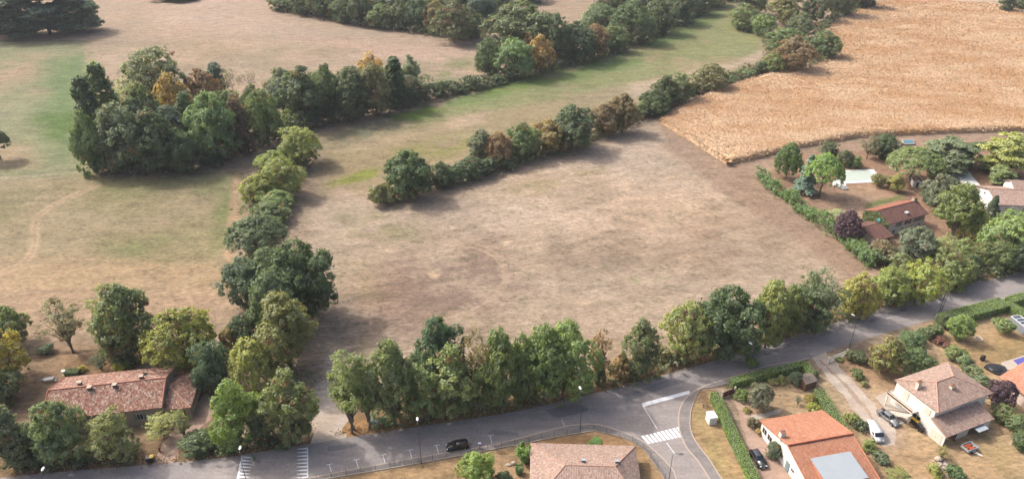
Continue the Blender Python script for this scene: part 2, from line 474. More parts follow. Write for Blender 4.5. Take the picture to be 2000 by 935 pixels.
nA, nR = len(ANG), len(RAD)
ii = np.arange(nR-1)[:,None]*nA + np.arange(nA-1)[None,:]
F4 = np.stack([ii, ii+1, ii+nA+1, ii+nA], -1).reshape(-1,4)[:, ::-1]
gz = np.zeros_like(gx)
gm, n, b = nodes('dry_meadow_ground')
at = N(n, 'ShaderNodeAttribute', attribute_name='cover')
f1 = noise(n, .30, 7, .72, (.45, 1, 1), 'Position', R(-24))
f2 = noise(n, 1.3, 7, .82, (.5, 1, 1), 'Position', R(-22))
f3 = noise(n, .9, 4, .7, None, 'Position')
c1 = mix(n, at.outputs['Color'], ramp(n, f1, .30, .72, (.70,.70,.70), (1.26,1.25,1.24)), 1.0, 'MULTIPLY')
c2 = mix(n, c1, ramp(n, f2, .30, .72, (.42,.43,.44), (1.60,1.58,1.55)), 1.0, 'MULTIPLY')
spk = ramp(n, f3, .61, .66)                          # dark tussocks
c3 = mix(n, c2, mix(n, c2, (.50,.56,.40), 1.0, 'MULTIPLY'), spk)
n.links.new(c3, b.inputs['Base Color'])
b.inputs['Roughness'].default_value = 0.95
b.inputs['Specular IOR Level'].default_value = 0.1
bp = N(n, 'ShaderNodeBump'); bp.inputs['Strength'].default_value = .6; bp.inputs['Distance'].default_value = .25
n.links.new(f2, bp.inputs['Height']); n.links.new(bp.outputs[0], b.inputs['Normal'])
me = np_mesh('ground', np.stack([gx, gy, gz], 1), F4, gm)
ca = me.color_attributes.new('cover', 'FLOAT_COLOR', 'POINT')
ca.data.foreach_set('color', np.concatenate([gcol, np.ones((gx.size,1))], 1).astype(np.float32).ravel())
tag(link('ground', me), 'dry mown meadows and gardens', kind='structure')

# ------------------------------------------------------------------ roads, pavements, drives, painted lines
def asphalt(name, base, warm):
    m, n, b = nodes(name)
    f = noise(n, .12, 5, .6, None, 'Position'); g = noise(n, 1.6, 6, .8, None, 'Position'); h = noise(n, .45, 5, .7, (.25,1,1), 'Position', R(-18))
    c = mix(n, base, warm, ramp(n, f, .35, .68))
    c = mix(n, c, ramp(n, g, .25, .75, (.70,.70,.71), (1.28,1.28,1.28)), 1.0, 'MULTIPLY')
    c = mix(n, c, ramp(n, h, .3, .72, (.78,.78,.80), (1.16,1.16,1.15)), 1.0, 'MULTIPLY')
    n.links.new(c, b.inputs['Base Color']); b.inputs['Roughness'].default_value = .9
    b.inputs['Specular IOR Level'].default_value = .25
    return m
M_ASPH = asphalt('worn_grey_asphalt', alb(168,159,158), alb(184,172,167))
M_PAVE = asphalt('pavement_asphalt', alb(152,144,142), alb(170,158,152))
M_PATCH = asphalt('dark_patch_asphalt', alb(142,137,139), alb(152,146,146))
M_SIDE = asphalt('sunlit_side_asphalt', alb(176,164,160), alb(182,170,165))  # sunlight on the side street, put into a lighter asphalt colour
M_KERB = plain('pale_kerb_stone', alb(206,186,172), .9, 0, .15, 1.5)
M_GRAV = asphalt('pale_gravel', alb(222,206,192), alb(202,180,162))
M_DIRT = asphalt('pinkish_gravel', alb(208,178,160), alb(192,158,138))
M_CONC = plain('pale_concrete', alb(206,190,176), .9, 0, .15, .8)
def worn_paint():
    m, n, b = nodes('worn_white_road_paint')
    f = noise(n, 3.0, 5, .8, None, 'Position')
    c = mix(n, albw(244,244,248), alb(205,200,200), ramp(n, f, .56, .78))
    n.links.new(c, b.inputs['Base Color']); b.inputs['Roughness'].default_value = .8
    return m
M_PAINT = worn_paint()
def ragged(p, amp):
    out = []
    for (x0,y0),(x1,y1) in zip(p, p[1:]+p[:1]):
        L = math.hypot(x1-x0, y1-y0); k = max(1, int(L/.5))
        for i in range(k):
            t = i/k; x, y = x0+(x1-x0)*t, y0+(y1-y0)*t
            d = 2*amp*float(fbm(np.array([x/1.6+y/1.9]), np.array([y/1.6-x/2.3]), 3)[0])
            out.append((x-(y1-y0)/max(L,.01)*d, y+(x1-x0)/max(L,.01)*d))
    return out
def sheet(name, px, z, mat, label, top=None, world=False):
    p = px if world else UP(px)
    if name in ('driveway','gravel_track','garden_path','road_patch'): p = ragged(smooth_line(p+p[:1], 4)[:-1], .22 if name == 'road_patch' else .55)
    o = MB().prism(p, z, z if top is None else top).build(name, mat)
    return tag(o, label, kind='structure')
north = [(-330,966),(60,926),(240,911),(417,895),(500,883),(600,867),(665,856),(820,832),(1000,804),(1100,782),(1186,761),(1260,741),(1342,719),(1500,672),(1650,621),(1822,575),(1910,552),(2000,528),(2200,474),(2420,412)]
south = [(2420,452),(2200,512),(2000,572),(1822,623),(1671,668),(1580,699),(1500,714),(1421,739)]
south2 = [(1192,835),(1161,828),(1112,831),(1060,843),(1000,859),(945,872),(835,890),(667,920),(560,940),(-330,1092)]
curve_e = [(1421,739),(1385,750),(1366,758),(1346,770),(1332,787),(1325,807),(1325,831),(1329,849),(1341,875),(1362,900),(1385,935),(1450,1040)]
curve_w = [(1340,1040),(1321,934),(1306,907),(1275,876),(1255,861),(1221,845),(1192,835)]
NW, SW = smooth_line(UP(north), 4), smooth_line(UP(south), 4)
CE, CW, SW2 = smooth_line(UP(curve_e), 4), smooth_line(UP(curve_w), 4), smooth_line(UP(south2), 4)
sheet('road', NW + SW + CE[1:] + CW + SW2[1:], .012, M_ASPH, 'grey asphalt road with side street', world=True)
sheet('side_street', UP([(1254,789),(1348,766)]) + CE[12:] + CW[:-1] + UP([(1200,838)]), .018, M_SIDE, 'side street asphalt painted lighter for the sun on it', world=True)
for i, p in enumerate(([(1215,770),(1262,757),(1300,742),(1338,733),(1345,742),(1300,757),(1225,782)], [(1065,800),(1120,788),(1150,800),(1090,815)], [(965,838),(1010,845),(1000,852),(955,846)],
          [(1455,695),(1530,672),(1540,678),(1465,702)], [(1600,650),(1640,636),(1650,640),(1606,656)], [(1700,622),(1760,602),(1768,607),(1705,628)], [(640,872),(690,865),(692,872),(645,880)])):
    sheet('road_patch', p, .0165, M_PATCH, 'dark repair patch in the asphalt')
sheet('gravel_track', [(606,868),(672,856),(668,838),(680,812),(672,788),(640,776),(622,790),(620,830)], .007, M_GRAV, 'pale gravel track into the field')
def kerbed(name, inner, outer, label, mat=M_PAVE):
    """a raised pavement between the kerb line and its outer line, with a pale kerb stone along the road"""
    o = MB().prism(inner + outer[::-1], 0, .13).build(name, mat); tag(o, label, kind='structure')
    k = MB(); m = len(inner)
    off = []
    for i, q in enumerate(inner):
        a, c = inner[max(i-1,0)], inner[min(i+1,m-1)]
        d = Vector((c[0]-a[0], c[1]-a[1])).normalized(); nn = Vector((-d.y, d.x))
        j = min(range(len(outer)), key=lambda t: (outer[t][0]-q[0])**2+(outer[t][1]-q[1])**2)
        s = 1 if nn.dot(Vector((outer[j][0]-q[0], outer[j][1]-q[1]))) > 0 else -1
        off.append((nn.x*s, nn.y*s))
    for i in range(m-1):
        (x0,y0),(x1,y1) = inner[i], inner[i+1]
        a0 = (x0-.06*off[i][0], y0-.06*off[i][1]); a1 = (x1-.06*off[i+1][0], y1-.06*off[i+1][1])
        b0 = (x0+.22*off[i][0], y0+.22*off[i][1]); b1 = (x1+.22*off[i+1][0], y1+.22*off[i+1][1])
        k.prism([a0,a1,b1,b0], 0.0, .136)
    tag(k.build('kerb', M_KERB), 'pale kerb stones along the road', kind='structure')
fence_px = [(470,962),(560,946),(650,932),(735,918),(823,903),(939,881),(1016,867),(1041,862),(1089,852),(1139,844),(1162,841),(1188,847),(1213,853),(1235,862),(1256,876),(1275,902),(1287,920),(1299,938),(1310,985)]
outer_w = smooth_line(UP(fence_px), 3)
kerbed('pavement', (CW + SW2[1:])[:-3], outer_w[::-1], 'asphalt pavement round the corner below the road')
outer_e = smooth_line(UP([(1580,703),(1500,722),(1421,750),(1390,757),(1365,763),(1351,793),(1347,814),(1348,840),(1360,866),(1386,900),(1408,935),(1480,1040)]), 4)
kerbed('pavement', [q for q in SW if U(1585,690)[0] > q[0]] + CE[1:], outer_e, 'asphalt pavement on the outside of the bend')
tag(MB().prism(outer_e[8:] + [(q[0]+.22, q[1]+.1) for q in outer_e[8:]][::-1], 0, .145).build('kerb', M_KERB), 'thin edging between pavement and dry verge', kind='structure')
# painted lines
def line(name, pts, wd, label, z=.026):
    b = MB(); p = UP(pts) 
    for (x0,y0),(x1,y1) in zip(p[:-1], p[1:]):
        d = Vector((x1-x0, y1-y0)).normalized(); a = (-d.y*wd/2, d.x*wd/2)
        b.prism([(x0+a[0],y0+a[1]),(x1+a[0],y1+a[1]),(x1-a[0],y1-a[1]),(x0-a[0],y0-a[1])], z, z)
    return tag(b.build(name, M_PAINT), label, kind='structure')
sheet('stop_line', [(1253,787),(1346,762),(1348,768),(1256,794)], .024, M_PAINT, 'broad white give-way line')
line('centre_line', [(1257,794),(1283,836)], .13, 'thin white centre line')
line('centre_line', [(1302,864),(1318,886)], .13, 'thin white centre line')
zeb = MB()
for i in range(10):
    t = i/9.0
    a = (1252+68*t, 851-16.5*t); c = (a[0]+13.5+.8*t, a[1]+15.5+2*t)
    zeb.prism(UP([a,(a[0]+5.4,a[1]-1.3),(c[0]+5.4,c[1]-1.3),c]), .024, .024)
tag(zeb.build('zebra_crossing', M_PAINT), 'white zebra crossing bars', kind='structure')
for (x0, x1, flip) in ((466,484,1),(601,584,-1)):
    tri = MB(); nt_ = 9
    for i in range(nt_):
        if flip == 1: y0 = 889+i*6.3; xb = 474-(y0-889)*.17; xe = xb+20; yb = y0
        else: y0 = 872+i*7.0; xb = 602-(y0-872)*.02; xe = xb-22; yb = y0
        tri.prism(UP([(xb,yb+1),(xb,yb+5.4),(xe,yb+4.6),(xe,yb+4.0)]), .024, .024)
    if flip == 1: tri.prism(UP([(471.5,889),(474.5,889),(463.5,950),(459,950)]), .028, .028)
    else: tri.prism(UP([(600,873),(602,873),(602,935),(600,935)]), .028, .028)
    tag(tri.build('road_marking', M_PAINT), 'row of white triangles on the speed hump', kind='structure')
for k in range(7):                                   # parallel parking bays
    x = 643+52.5*k - .2*k; y = 906-9.3*k
    a = (x, y); c = (x+4.5, y+16)
    line('parking_line', [a, c], .10, 'white parking bay line')
    line('parking_line', [(x-5, y+.9), (x+7, y-1.2)], .10, 'short white bay mark')
line('parking_line', [(1097,819),(1104,834)], .10, 'white parking bay line')
# drives and terraces
drv = lambda name, px, mat, lab, z=.008: sheet(name, px, z, mat, lab)
drv('driveway', [(1583,697),(1612,688),(1650,728),(1700,780),(1742,826),(1752,856),(1736,870),(1706,862),(1672,806),(1618,738)], M_GRAV, 'pale gravel drive of the white house')
M_EARTH = asphalt('brown_earth', alb(186,160,140), alb(196,172,152))
for ln_ in ([(1600,700),(1634,735),(1676,780),(1716,835)], ):
    p_ = smooth_line(UP(ln_), 6)
    q_ = [(x-.45, y+.25) for x, y in p_]+[(x+.45, y-.25) for x, y in p_][::-1]
    tag(MB().prism(ragged(q_, .8), .013, .013).build('grass_strip', M_EARTH), 'brown strip between the wheel tracks of the drive', kind='structure')
drv('driveway', [(1436,782),(1458,777),(1462,800),(1470,825),(1490,840),(1515,870),(1540,940),(1490,960),(1478,930),(1462,870),(1447,825)], M_DIRT, 'pinkish gravel drive beside the long hedge')
drv('driveway', [(296,908),(345,898),(352,870),(380,842),(418,810),(404,770),(380,790),(330,850),(310,880)], M_DIRT, 'dry gravel entrance of the farmhouse', .009)
drv('garden_path', [(1462,812),(1520,800),(1520,806),(1470,820)], M_CONC, 'pale paved garden path', .012)
drv('driveway', [(1893,560),(1915,551),(1908,530),(1895,535)], M_CONC, 'grey entrance between the roadside trees', .010)
# ------------------------------------------------------------------ foliage
def leaf_material():
    m = bpy.data.materials.new('foliage'); m.use_nodes = True
    n = m.node_tree; n.nodes.remove(n.nodes['Principled BSDF'])
    oi = N(n, 'ShaderNodeObjectInfo'); at = N(n, 'ShaderNodeAttribute', attribute_name='tone')
    sep = N(n, 'ShaderNodeSeparateColor'); n.links.new(at.outputs['Color'], sep.inputs[0])
    # some clumps have turned: the object's alpha says how many
    lt = N(n, 'ShaderNodeMath', operation='LESS_THAN'); n.links.new(sep.outputs[2], lt.inputs[0]); n.links.new(oi.outputs['Alpha'], lt.inputs[1])
    turned = mix(n, (.26,.185,.075), (.21,.125,.07), oi.outputs['Random'])
    c = mix(n, oi.outputs['Color'], turned, lt.outputs[0])
    hs = N(n, 'ShaderNodeHueSaturation')
    def mr(src, a, b_):
        x = N(n, 'ShaderNodeMapRange'); x.inputs['To Min'].default_value = a; x.inputs['To Max'].default_value = b_
        n.links.new(src, x.inputs['Value']); return x.outputs[0]
    n.links.new(mr(sep.outputs[0], .484, .513), hs.inputs['Hue'])
    n.links.new(mr(sep.outputs[1], .70, 1.30), hs.inputs['Value'])
    n.links.new(mr(sep.outputs[0], 1.12, .80), hs.inputs['Saturation'])
    n.links.new(c, hs.inputs['Color'])
    d = N(n, 'ShaderNodeBsdfDiffuse'); t = N(n, 'ShaderNodeBsdfTranslucent'); g = N(n, 'ShaderNodeBsdfGlossy')
    g.inputs['Roughness'].default_value = .55; g.inputs['Color'].default_value = (.8,.85,.85,1)
    n.links.new(hs.outputs[0], d.inputs[0])
    tw = mix(n, hs.outputs[0], (1.15,1.15,.8), 1.0, 'MULTIPLY'); n.links.new(tw, t.inputs[0])
    m1 = N(n, 'ShaderNodeMixShader'); m1.inputs[0].default_value = .48
    n.links.new(d.outputs[0], m1.inputs[1]); n.links.new(t.outputs[0], m1.inputs[2])
    m2 = N(n, 'ShaderNodeMixShader'); m2.inputs[0].default_value = .035
    n.links.new(m1.outputs[0], m2.inputs[1]); n.links.new(g.outputs[0], m2.inputs[2])
    n.links.new(m2.outputs[0], n.nodes['Material Output'].inputs[0])
    return m
M_LEAF = leaf_material()
M_BARK = plain('bark', (.13,.105,.085), .95, 0, .35, 2.0)
M_PALEBARK = plain('grey_bare_wood', (.30,.27,.25), .9, 0, .25, 2.0)
def unit(v): return v/(np.linalg.norm(v, axis=-1, keepdims=True)+1e-9)
def leaves_mesh(name, C, Nn, size, tone, aspect=1.5, rg=None, spread=.5):
    """one folded leaf-clump face per centre C, facing roughly along Nn"""
    rg = rg or rng
    k = len(C)
    nrm = unit(Nn*(1-spread*.5) + rg.normal(size=(k,3))*spread*.62)
    a = unit(np.cross(nrm, rg.normal(size=(k,3)))); b = np.cross(nrm, a)
    s = (size*(.6+.8*rg.random(k)))[:,None] if np.ndim(size) else size*(.6+.8*rg.random((k,1)))
    L, W = s*aspect*.5, s*.5
    q = .25*(rg.random((k,1))-.5)
    V = np.stack([C-a*L, C+b*W+a*L*q+nrm*s*.12, C+a*L, C-b*W-a*L*q-nrm*s*.10], 1).reshape(-1,3)
    F = np.arange(4*k).reshape(-1,4)
    me = np_mesh(name, V, F, M_LEAF)
    ca = me.color_attributes.new('tone', 'FLOAT_COLOR', 'POINT')
    ca.data.foreach_set('color', np.repeat(np.concatenate([tone, np.ones((k,1))], 1), 4, 0).astype(np.float32).ravel())
    return me
def clumps_to_leaves(cc, cn, cr, per, rg, flat=1.0, droop=0.0):
    """cc clump centres, cn outward directions, cr radii -> leaf centres, normals, tones"""
    k = len(cc)
    off = rg.normal(size=(k,per,3)); off = off/np.linalg.norm(off, axis=-1, keepdims=True)*(rg.random((k,per,1))**.45)
    off[:,:,2] *= flat
    C = cc[:,None,:] + off*cr[:,None,None]
    if droop: C[:,:,2] -= droop*rg.random((k,per))**1.5*cr[:,None]
    Nn = unit(off*.7 + cn[:,None,:]*.9 + np.array([0,0,.25]))
    ct = rg.random((k,1)); co = rg.random((k,1))
    tone = np.stack([np.clip(ct+.12*rg.normal(size=(k,per)),0,1), np.clip(.35*rg.random((k,1))+.65*rg.random((k,per)),0,1), np.repeat(co,per,1)], -1)
    return C.reshape(-1,3), Nn.reshape(-1,3), tone.reshape(-1,3)
def limb(mb, a, b, r0, r1, rg, sag=.12, k=6):
    a, b = np.array(a, float), np.array(b, float); L = np.linalg.norm(b-a)
    pts = [tuple(a+(b-a)*t + rg.normal(size=3)*L*.05*(0 if t in (0,1) else 1) + np.array([0,0,sag*L*t*(1-t)])) for t in (0,.33,.66,1)]
    mb.tube(pts, [r0, r0*.75+r1*.25, r0*.4+r1*.6, r1], k, cap=False)
PROTO = {}
def finish(key, C, Nn, tone, size, trunk, Rn, Hn, seed, aspect=1.5, spread=.5, bark=None):
    rg = np.random.default_rng(seed+99)
    Rn = float(np.percentile(np.hypot(C[:,0], C[:,1]), 97.5)); Hn = float(np.percentile(C[:,2], 99.5))
    me = leaves_mesh('crown_'+key, C, Nn, size, tone, aspect, rg, spread)
    tm = None
    if trunk is not None:
        tm = bpy.data.meshes.new('trunk_'+key); tm.from_pydata(trunk.v, [], trunk.f); tm.update()
        tm.materials.append(bark or M_BARK)
        tm.polygons.foreach_set('use_smooth', [True]*len(tm.polygons))
    PROTO[key] = (me, tm, Rn, Hn)
def broadleaf(key, seed, Rn=5.5, Hn=13.0, c0=.16, lobes=13, per_lobe=34, per=24, lr=(.34,.5), size=.36, cr=(.45,.95), stems=1, top=1.0, gap=0.0, lean=0.0):
    rg = np.random.default_rng(seed)
    zc, hz = Hn*(1+c0)/2, Hn*(1-c0)/2
    L, LR = [], []
    tries = 0
    while len(L) < lobes and tries < 4000:
        tries += 1
        d = unit(rg.normal(size=3)); f = rg.random()**.35*.80
        p = np.array([d[0]*Rn*f, d[1]*Rn*f, zc+d[2]*hz*f])
        t = (p[2]-Hn*c0)/(Hn*(1-c0))
        wid = (.74+.26*math.sin(math.pi*min(1,t*.9+.10)))
        p[:2] *= wid
        r = Rn*rg.uniform(*lr)*(.8+.3*(1-abs(2*t-1)))
        if any(np.linalg.norm(p-q) < .34*(r+s) for q, s in zip(L, LR)): continue
        L.append(p); LR.append(r)
    L.append(np.array([Rn*lean, 0, Hn-Rn*.30*top])); LR.append(Rn*.36)
    L, LR = np.array(L), np.array(LR)
    cc, cn = [], []
    for i in range(len(L)):
        d = unit(rg.normal(size=(per_lobe*3,3))); d = d[d[:,2] > -.7][:per_lobe]
        p = L[i]+d*LR[i]*np.array([1,1,.92])*(.82+.22*rg.random((len(d),1)))
        dist = np.linalg.norm(p[:,None,:]-L[None], axis=-1)/LR[None]; dist[:,i] = 9
        ok = dist.min(1) > .80
        if gap: ok &= rg.random(len(p)) > gap
        ok &= p[:,2] > max(Hn*c0*.5, .15)
        cc.append(p[ok]); cn.append(unit(d[ok] + .35*unit(p[ok]-np.array([0,0,zc*.8]))))
    cc, cn = np.concatenate(cc), np.concatenate(cn)
    crr = rg.uniform(*cr, size=len(cc))
    C, Nn, tone = clumps_to_leaves(cc, cn, crr, per, rg, .8)
    # thin inner foliage, so that the crown is not hollow
    kk = len(C)//9
    ic = L[rg.integers(0,len(L),kk)] + rg.normal(size=(kk,3))*Rn*.16
    C = np.concatenate([C, ic]); Nn = np.concatenate([Nn, unit(rg.normal(size=(kk,3)))]); tone = np.concatenate([tone, rg.random((kk,3))*[1,.7,1]])
    tk = MB()
    for s in range(stems):
        bx = (s-(stems-1)/2)*.8
        topp = np.array([bx*1.6+Rn*lean*.5, 0, Hn*.62])
        limb(tk, (bx,0,-.3), topp, Hn*.021/ (stems**.4), Hn*.009, rg, 0, 8)
        for i in range(s, len(L), stems):
            t = np.clip((L[i][2]/Hn)*.62, .18, .9)
            st = np.array([bx,0,-.3])*(1-t)+topp*t
            limb(tk, st, L[i], Hn*.0085, Hn*.003, rg)
    finish(key, C, Nn, tone, size, tk, Rn, Hn, seed)
for i, (l, r_, p) in enumerate(((22,(.24,.46),24),(28,(.22,.40),24),(20,(.26,.50),24),(25,(.20,.46),24))):
    broadleaf('round%d' % i, 10+i, 5.5, 11.5, .03, l, 30, 38, r_, .25, (.35,.85))
for i in range(3):
    broadleaf('tall%d' % i, 20+i, 4.4, 13.0, .02, 26, 28, 38, (.24,.48), .25, (.35,.85))
for i in range(3):                                   # skirted down to the ground, for hedgerows and wood edges
    broadleaf('edge%d' % i, 30+i, 5.2, 10.0, -.06, 26, 32, 38, (.24,.44), .25, (.35,.85))
for i in range(2):
    broadleaf('airy%d' % i, 40+i, 4.6, 12.5, .26, 17, 15, 26, (.22,.36), .20, (.35,.75), 2-i, 1.0, .18)
broadleaf('ash0', 45, 4.2, 14.5, .22, 20, 16, 32, (.20,.36), .22, (.4,.8), 2, 1.0, .15)
for i in range(3):
    broadleaf('shrub%d' % i, 50+i, 1.6, 2.6, .0, 10, 26, 16, (.32,.5), .16, (.16,.34))
def columnar(key, seed, Rn, Hn, k, per, size, prof, bark=None, up=.8, cr=(.25,.6), c0=.05):
    rg = np.random.default_rng(seed)
    t = rg.random(k); a = rg.random(k)*6.283; f = rg.random(k)**.35
    z = Hn*(c0+(1-c0)*t); r = Rn*prof(t)*f*(.85+.3*vnoise(a*1.6+seed, t*9))
    cc = np.stack([np.cos(a)*r, np.sin(a)*r, z], 1)
    cn = unit(np.stack([np.cos(a), np.sin(a), np.full(k, up)], 1))
    C, Nn, tone = clumps_to_leaves(cc, cn, rg.uniform(*cr, size=k), per, rg, 1.5)
    tk = MB(); tk.tube([(0,0,-.2),(0,0,Hn*.5),(0,0,Hn*.95)], [Hn*.014, Hn*.009, .03], 8)
    for q in range(7):
        zz = Hn*(.15+.1*q); ang = q*2.4
        tk.tube([(0,0,zz),(math.cos(ang)*Rn*.7, math.sin(ang)*Rn*.7, zz+Hn*.12)], [.09,.03], 5)
    finish(key, C, Nn, tone, size, tk, Rn, Hn, seed)
columnar('poplar', 60, 2.2, 17, 420, 24, .33, lambda t: np.clip(np.sin(np.pi*(t*.86+.1))**.6, .12, 1))
columnar('cypress', 61, 1.3, 7, 330, 26, .14, lambda t: np.clip(1.15*(1-t)**.55*(t*4+.5).clip(0,1), .05, 1), cr=(.12,.28))
columnar('spirea', 62, 1.0, 2.4, 130, 20, .15, lambda t: np.clip(.5+.7*t, .2, 1.0), cr=(.12,.3))
columnar('fir', 63, 2.6, 10, 420, 24, .22, lambda t: np.clip(1.1*(1-t), .04, 1), cr=(.2,.45), up=.2)
def umbrella(key, seed, Rn=6.0, Hn=11.0):
    rg = np.random.default_rng(seed)
    k = 620; a = rg.random(k)*6.283; f = np.sqrt(rg.random(k))
    lump = .82+.36*vnoise(np.cos(a)*f*3+9, np.sin(a)*f*3+seed)
    z = Hn*.50 + Hn*.46*np.sqrt(np.clip(1-f**2,0,1))*lump - Hn*.16*rg.random(k)**2
    cc = np.stack([np.cos(a)*f*Rn*.95, np.sin(a)*f*Rn*.95, z], 1)
    cn = unit(np.stack([np.cos(a)*f, np.sin(a)*f, np.full(k,.8)], 1))
    C, Nn, tone = clumps_to_leaves(cc, cn, rg.uniform(.35,.75,size=k), 22, rg, .75)
    tk = MB(); limb(tk, (0,0,-.3), (.3,.1,Hn*.5), .3, .2, rg, 0, 8)
    for q in range(11):
        an = q*2.4; rr = Rn*(.25+.6*rg.random())
        limb(tk, (.25,.1,Hn*(.36+.12*rg.random())), (math.cos(an)*rr, math.sin(an)*rr, Hn*.68), .12, .04, rg, -.1)
    finish(key, C, Nn, tone, .26, tk, Rn, Hn, seed, 1.6)
umbrella('umbrella', 64)
def layered(key, seed, Rn, Hn, tiers, wid, size, dip=.06, per=20):
    """cedar / fir: flat plates of foliage on level branches"""
    rg = np.random.default_rng(seed)
    cc, cn = [], []
    tk = MB(); tk.tube([(0,0,-.3),(.1,0,Hn*.5),(0,0,Hn*.97)], [Hn*.022, Hn*.013, .03], 8)
    for i in range(tiers):
        t = (i+.3)/tiers; z = Hn*(.10+.86*t); rr = Rn*wid(t)
        nb = max(3, int(7-3*t))
        for q in range(nb):
            an = rg.random()*6.283; r1 = rr*(.7+.4*rg.random())
            zz = z + Hn*.03*rg.normal()
            tip = np.array([math.cos(an)*r1, math.sin(an)*r1, zz-dip*Hn*.5])
            limb(tk, (0,0,zz), tip, .10, .025, rg, .05, 5)
            m_ = int(9+16*r1/Rn)
            s = rg.random(m_)**.6; sd_ = rg.normal(size=m_)*.20*r1*(1.15-s*.6)
            x = math.cos(an)*r1*s-math.sin(an)*sd_; y = math.sin(an)*r1*s+math.cos(an)*sd_
            cc.append(np.stack([x, y, zz-dip*Hn*.5*s**2+rg.normal(size=m_)*.08], 1))
            cn.append(np.tile([math.cos(an)*.5, math.sin(an)*.5, .9], (m_,1)))
    cc, cn = np.concatenate(cc), unit(np.concatenate(cn))
    C, Nn, tone = clumps_to_leaves(cc, cn, rg.uniform(.35,.8,size=len(cc))*Rn/5, per, rg, .45)
    finish(key, C, Nn, tone, size, tk, Rn, Hn, seed, 1.6, .6)
layered('cedar', 70, 6.5, 15, 12, lambda t: (.55+1.3*t)*(1-t)**.65 + .12, .34)
layered('cedar1', 71, 6.0, 10, 9, lambda t: (.75+.6*t)*(1-t)**.5 + .1, .32)
layered('spruce', 72, 3.2, 10, 14, lambda t: 1.02-.92*t, .22, .10)
def willow(key, seed, Rn=4.5, Hn=9.0):
    rg = np.random.default_rng(seed)
    k = 520; a = rg.random(k)*6.283; f = rg.random(k)**.45
    dome = np.sqrt(np.clip(1-f**2*.92,0,1))
    z = Hn*(.34+.62*dome*(.86+.26*vnoise(np.cos(a)*f*4+3, np.sin(a)*f*4+7))) - rg.random(k)**1.4*Hn*.42*f
    cc = np.stack([np.cos(a)*f*Rn, np.sin(a)*f*Rn, z], 1)
    cn = unit(np.stack([np.cos(a)*f, np.sin(a)*f, .35+.6*dome], 1))
    C, Nn, tone = clumps_to_leaves(cc, cn, rg.uniform(.3,.6,size=k), 22, rg, 1.6, 1.8)
    tk = MB(); limb(tk, (0,0,-.3), (.2,.1,Hn*.55), .25, .12, rg, 0, 8)
    for q in range(9):
        an = q*2.4; limb(tk, (.15,.1,Hn*.4), (math.cos(an)*Rn*.6, math.sin(an)*Rn*.6, Hn*.75), .1, .03, rg)
    finish(key, C, Nn, tone, .27, tk, Rn, Hn, seed, 1.9)
willow('willow', 74)
def bare(key, seed, Rn=4.0, Hn=11.0):
    rg = np.random.default_rng(seed); tk = MB(); tips = []
    def grow(p, d, L, r, lv):
        q = p+d*L
        tk.tube([tuple(p), tuple(p+d*L*.5+rg.normal(size=3)*L*.06), tuple(q)], [r, r*.8, r*.6], 5, cap=False)
        if lv == 0: tips.append(q); return
        for _ in range(3):
            nd = unit(d+rg.normal(size=3)*.48+np.array([0,0,.12])); grow(q, nd, L*rg.uniform(.6,.8), r*.58, lv-1)
    grow(np.array([0,0,-.2]), np.array([0,0,1.]), Hn*.30, .24, 4)
    tips = np.array(tips); k = len(tips)
    cc = np.repeat(tips, 2, 0)+rg.normal(size=(2*k,3))*.4
    C, Nn, tone = clumps_to_leaves(cc, unit(rg.normal(size=cc.shape)), np.full(2*k,.45), 5, rg)
    Hm = tips[:,2].max(); 
    finish(key, C, Nn, tone, .22, tk, max(abs(tips[:,:2]).max(), 2), Hm, seed, 1.6, .9, M_PALEBARK)
bare('bare', 75)

def crown_fit(key, bx, by, ty, wpx, skirt):
    """ground point, radius and height of a tree that spans these photo pixels"""
    x, y = U(bx, by)
    s = CF/depth(x, y, 4)
    r = wpx/2.0/s
    if skirt:                                        # its visible foot is the near side of the crown
        y += .55*r; x *= (y/(y-.55*r)) ** .5 if abs(bx-1000) > 300 else 1
        x = U(bx, by)[0]*(1 + .55*r/y)
    lo, hi = .4, 45.0
    for _ in range(40):
        h = (lo+hi)/2
        zc, rz = h*.55, h*.45
        px_, py_ = proj(x, y, zc)
        dp = math.atan2(CH-zc, y)
        top = py_ - math.hypot(rz*math.cos(dp), r*.8*math.sin(dp))*CF/depth(x, y, zc)
        if top > ty: lo = h
        else: hi = h
    return x, y, r, h
SKIRT = ('edge', 'shrub', 'spirea', 'cypress', 'spruce', 'fir')
TALLY = []
def plant(row, group=None):
    bx, by, ty, wpx, key, colour, turn, name, label = row
    x, y, r, h = crown_fit(key, bx, by, ty, wpx, key.startswith(SKIRT))
    h *= .96
    if by < 440 and key[:4] in ('roun','tall','edge') and bx < 1480: r *= 1.25 if key[:4] == 'tall' or 900 < bx else 1.15
    me, tm, Rn, Hn = PROTO[key]
    TALLY.append((name, bx, by, round(h,1), round(r*2,1), round(h/(2*r),2)))
    cat = 'tree' if tm is not None and 'shrub' not in key else 'shrub'
    if 'bush' in name or 'shrub' in name or 'bramble' in name or 'plant' in name: cat = 'shrub'
    rz = random.uniform(0, 6.283)
    j = random.uniform(.88, 1.12)
    j *= LEAF_GAIN
    colr = (colour[0]*.97*j*random.uniform(.94,1.08), colour[1]*j, colour[2]*.93*j*random.uniform(.9,1.1), turn)
    if 'shrub' in key or 'spirea' in key:
        o = link(name, me, None, (x, y, 0)); o.color = colr
        o.scale = (r/Rn, r/Rn, h/Hn); o.rotation_euler = (0,0,rz)
        return tag(o, label, cat, group)
    root = empty(name, (x, y, 0), rz, label, cat, group)
    root.scale = (r/Rn, r/Rn, h/Hn)
    c = link('crown', me, root); c.color = colr
    t = link('trunk', tm, root)
    return root
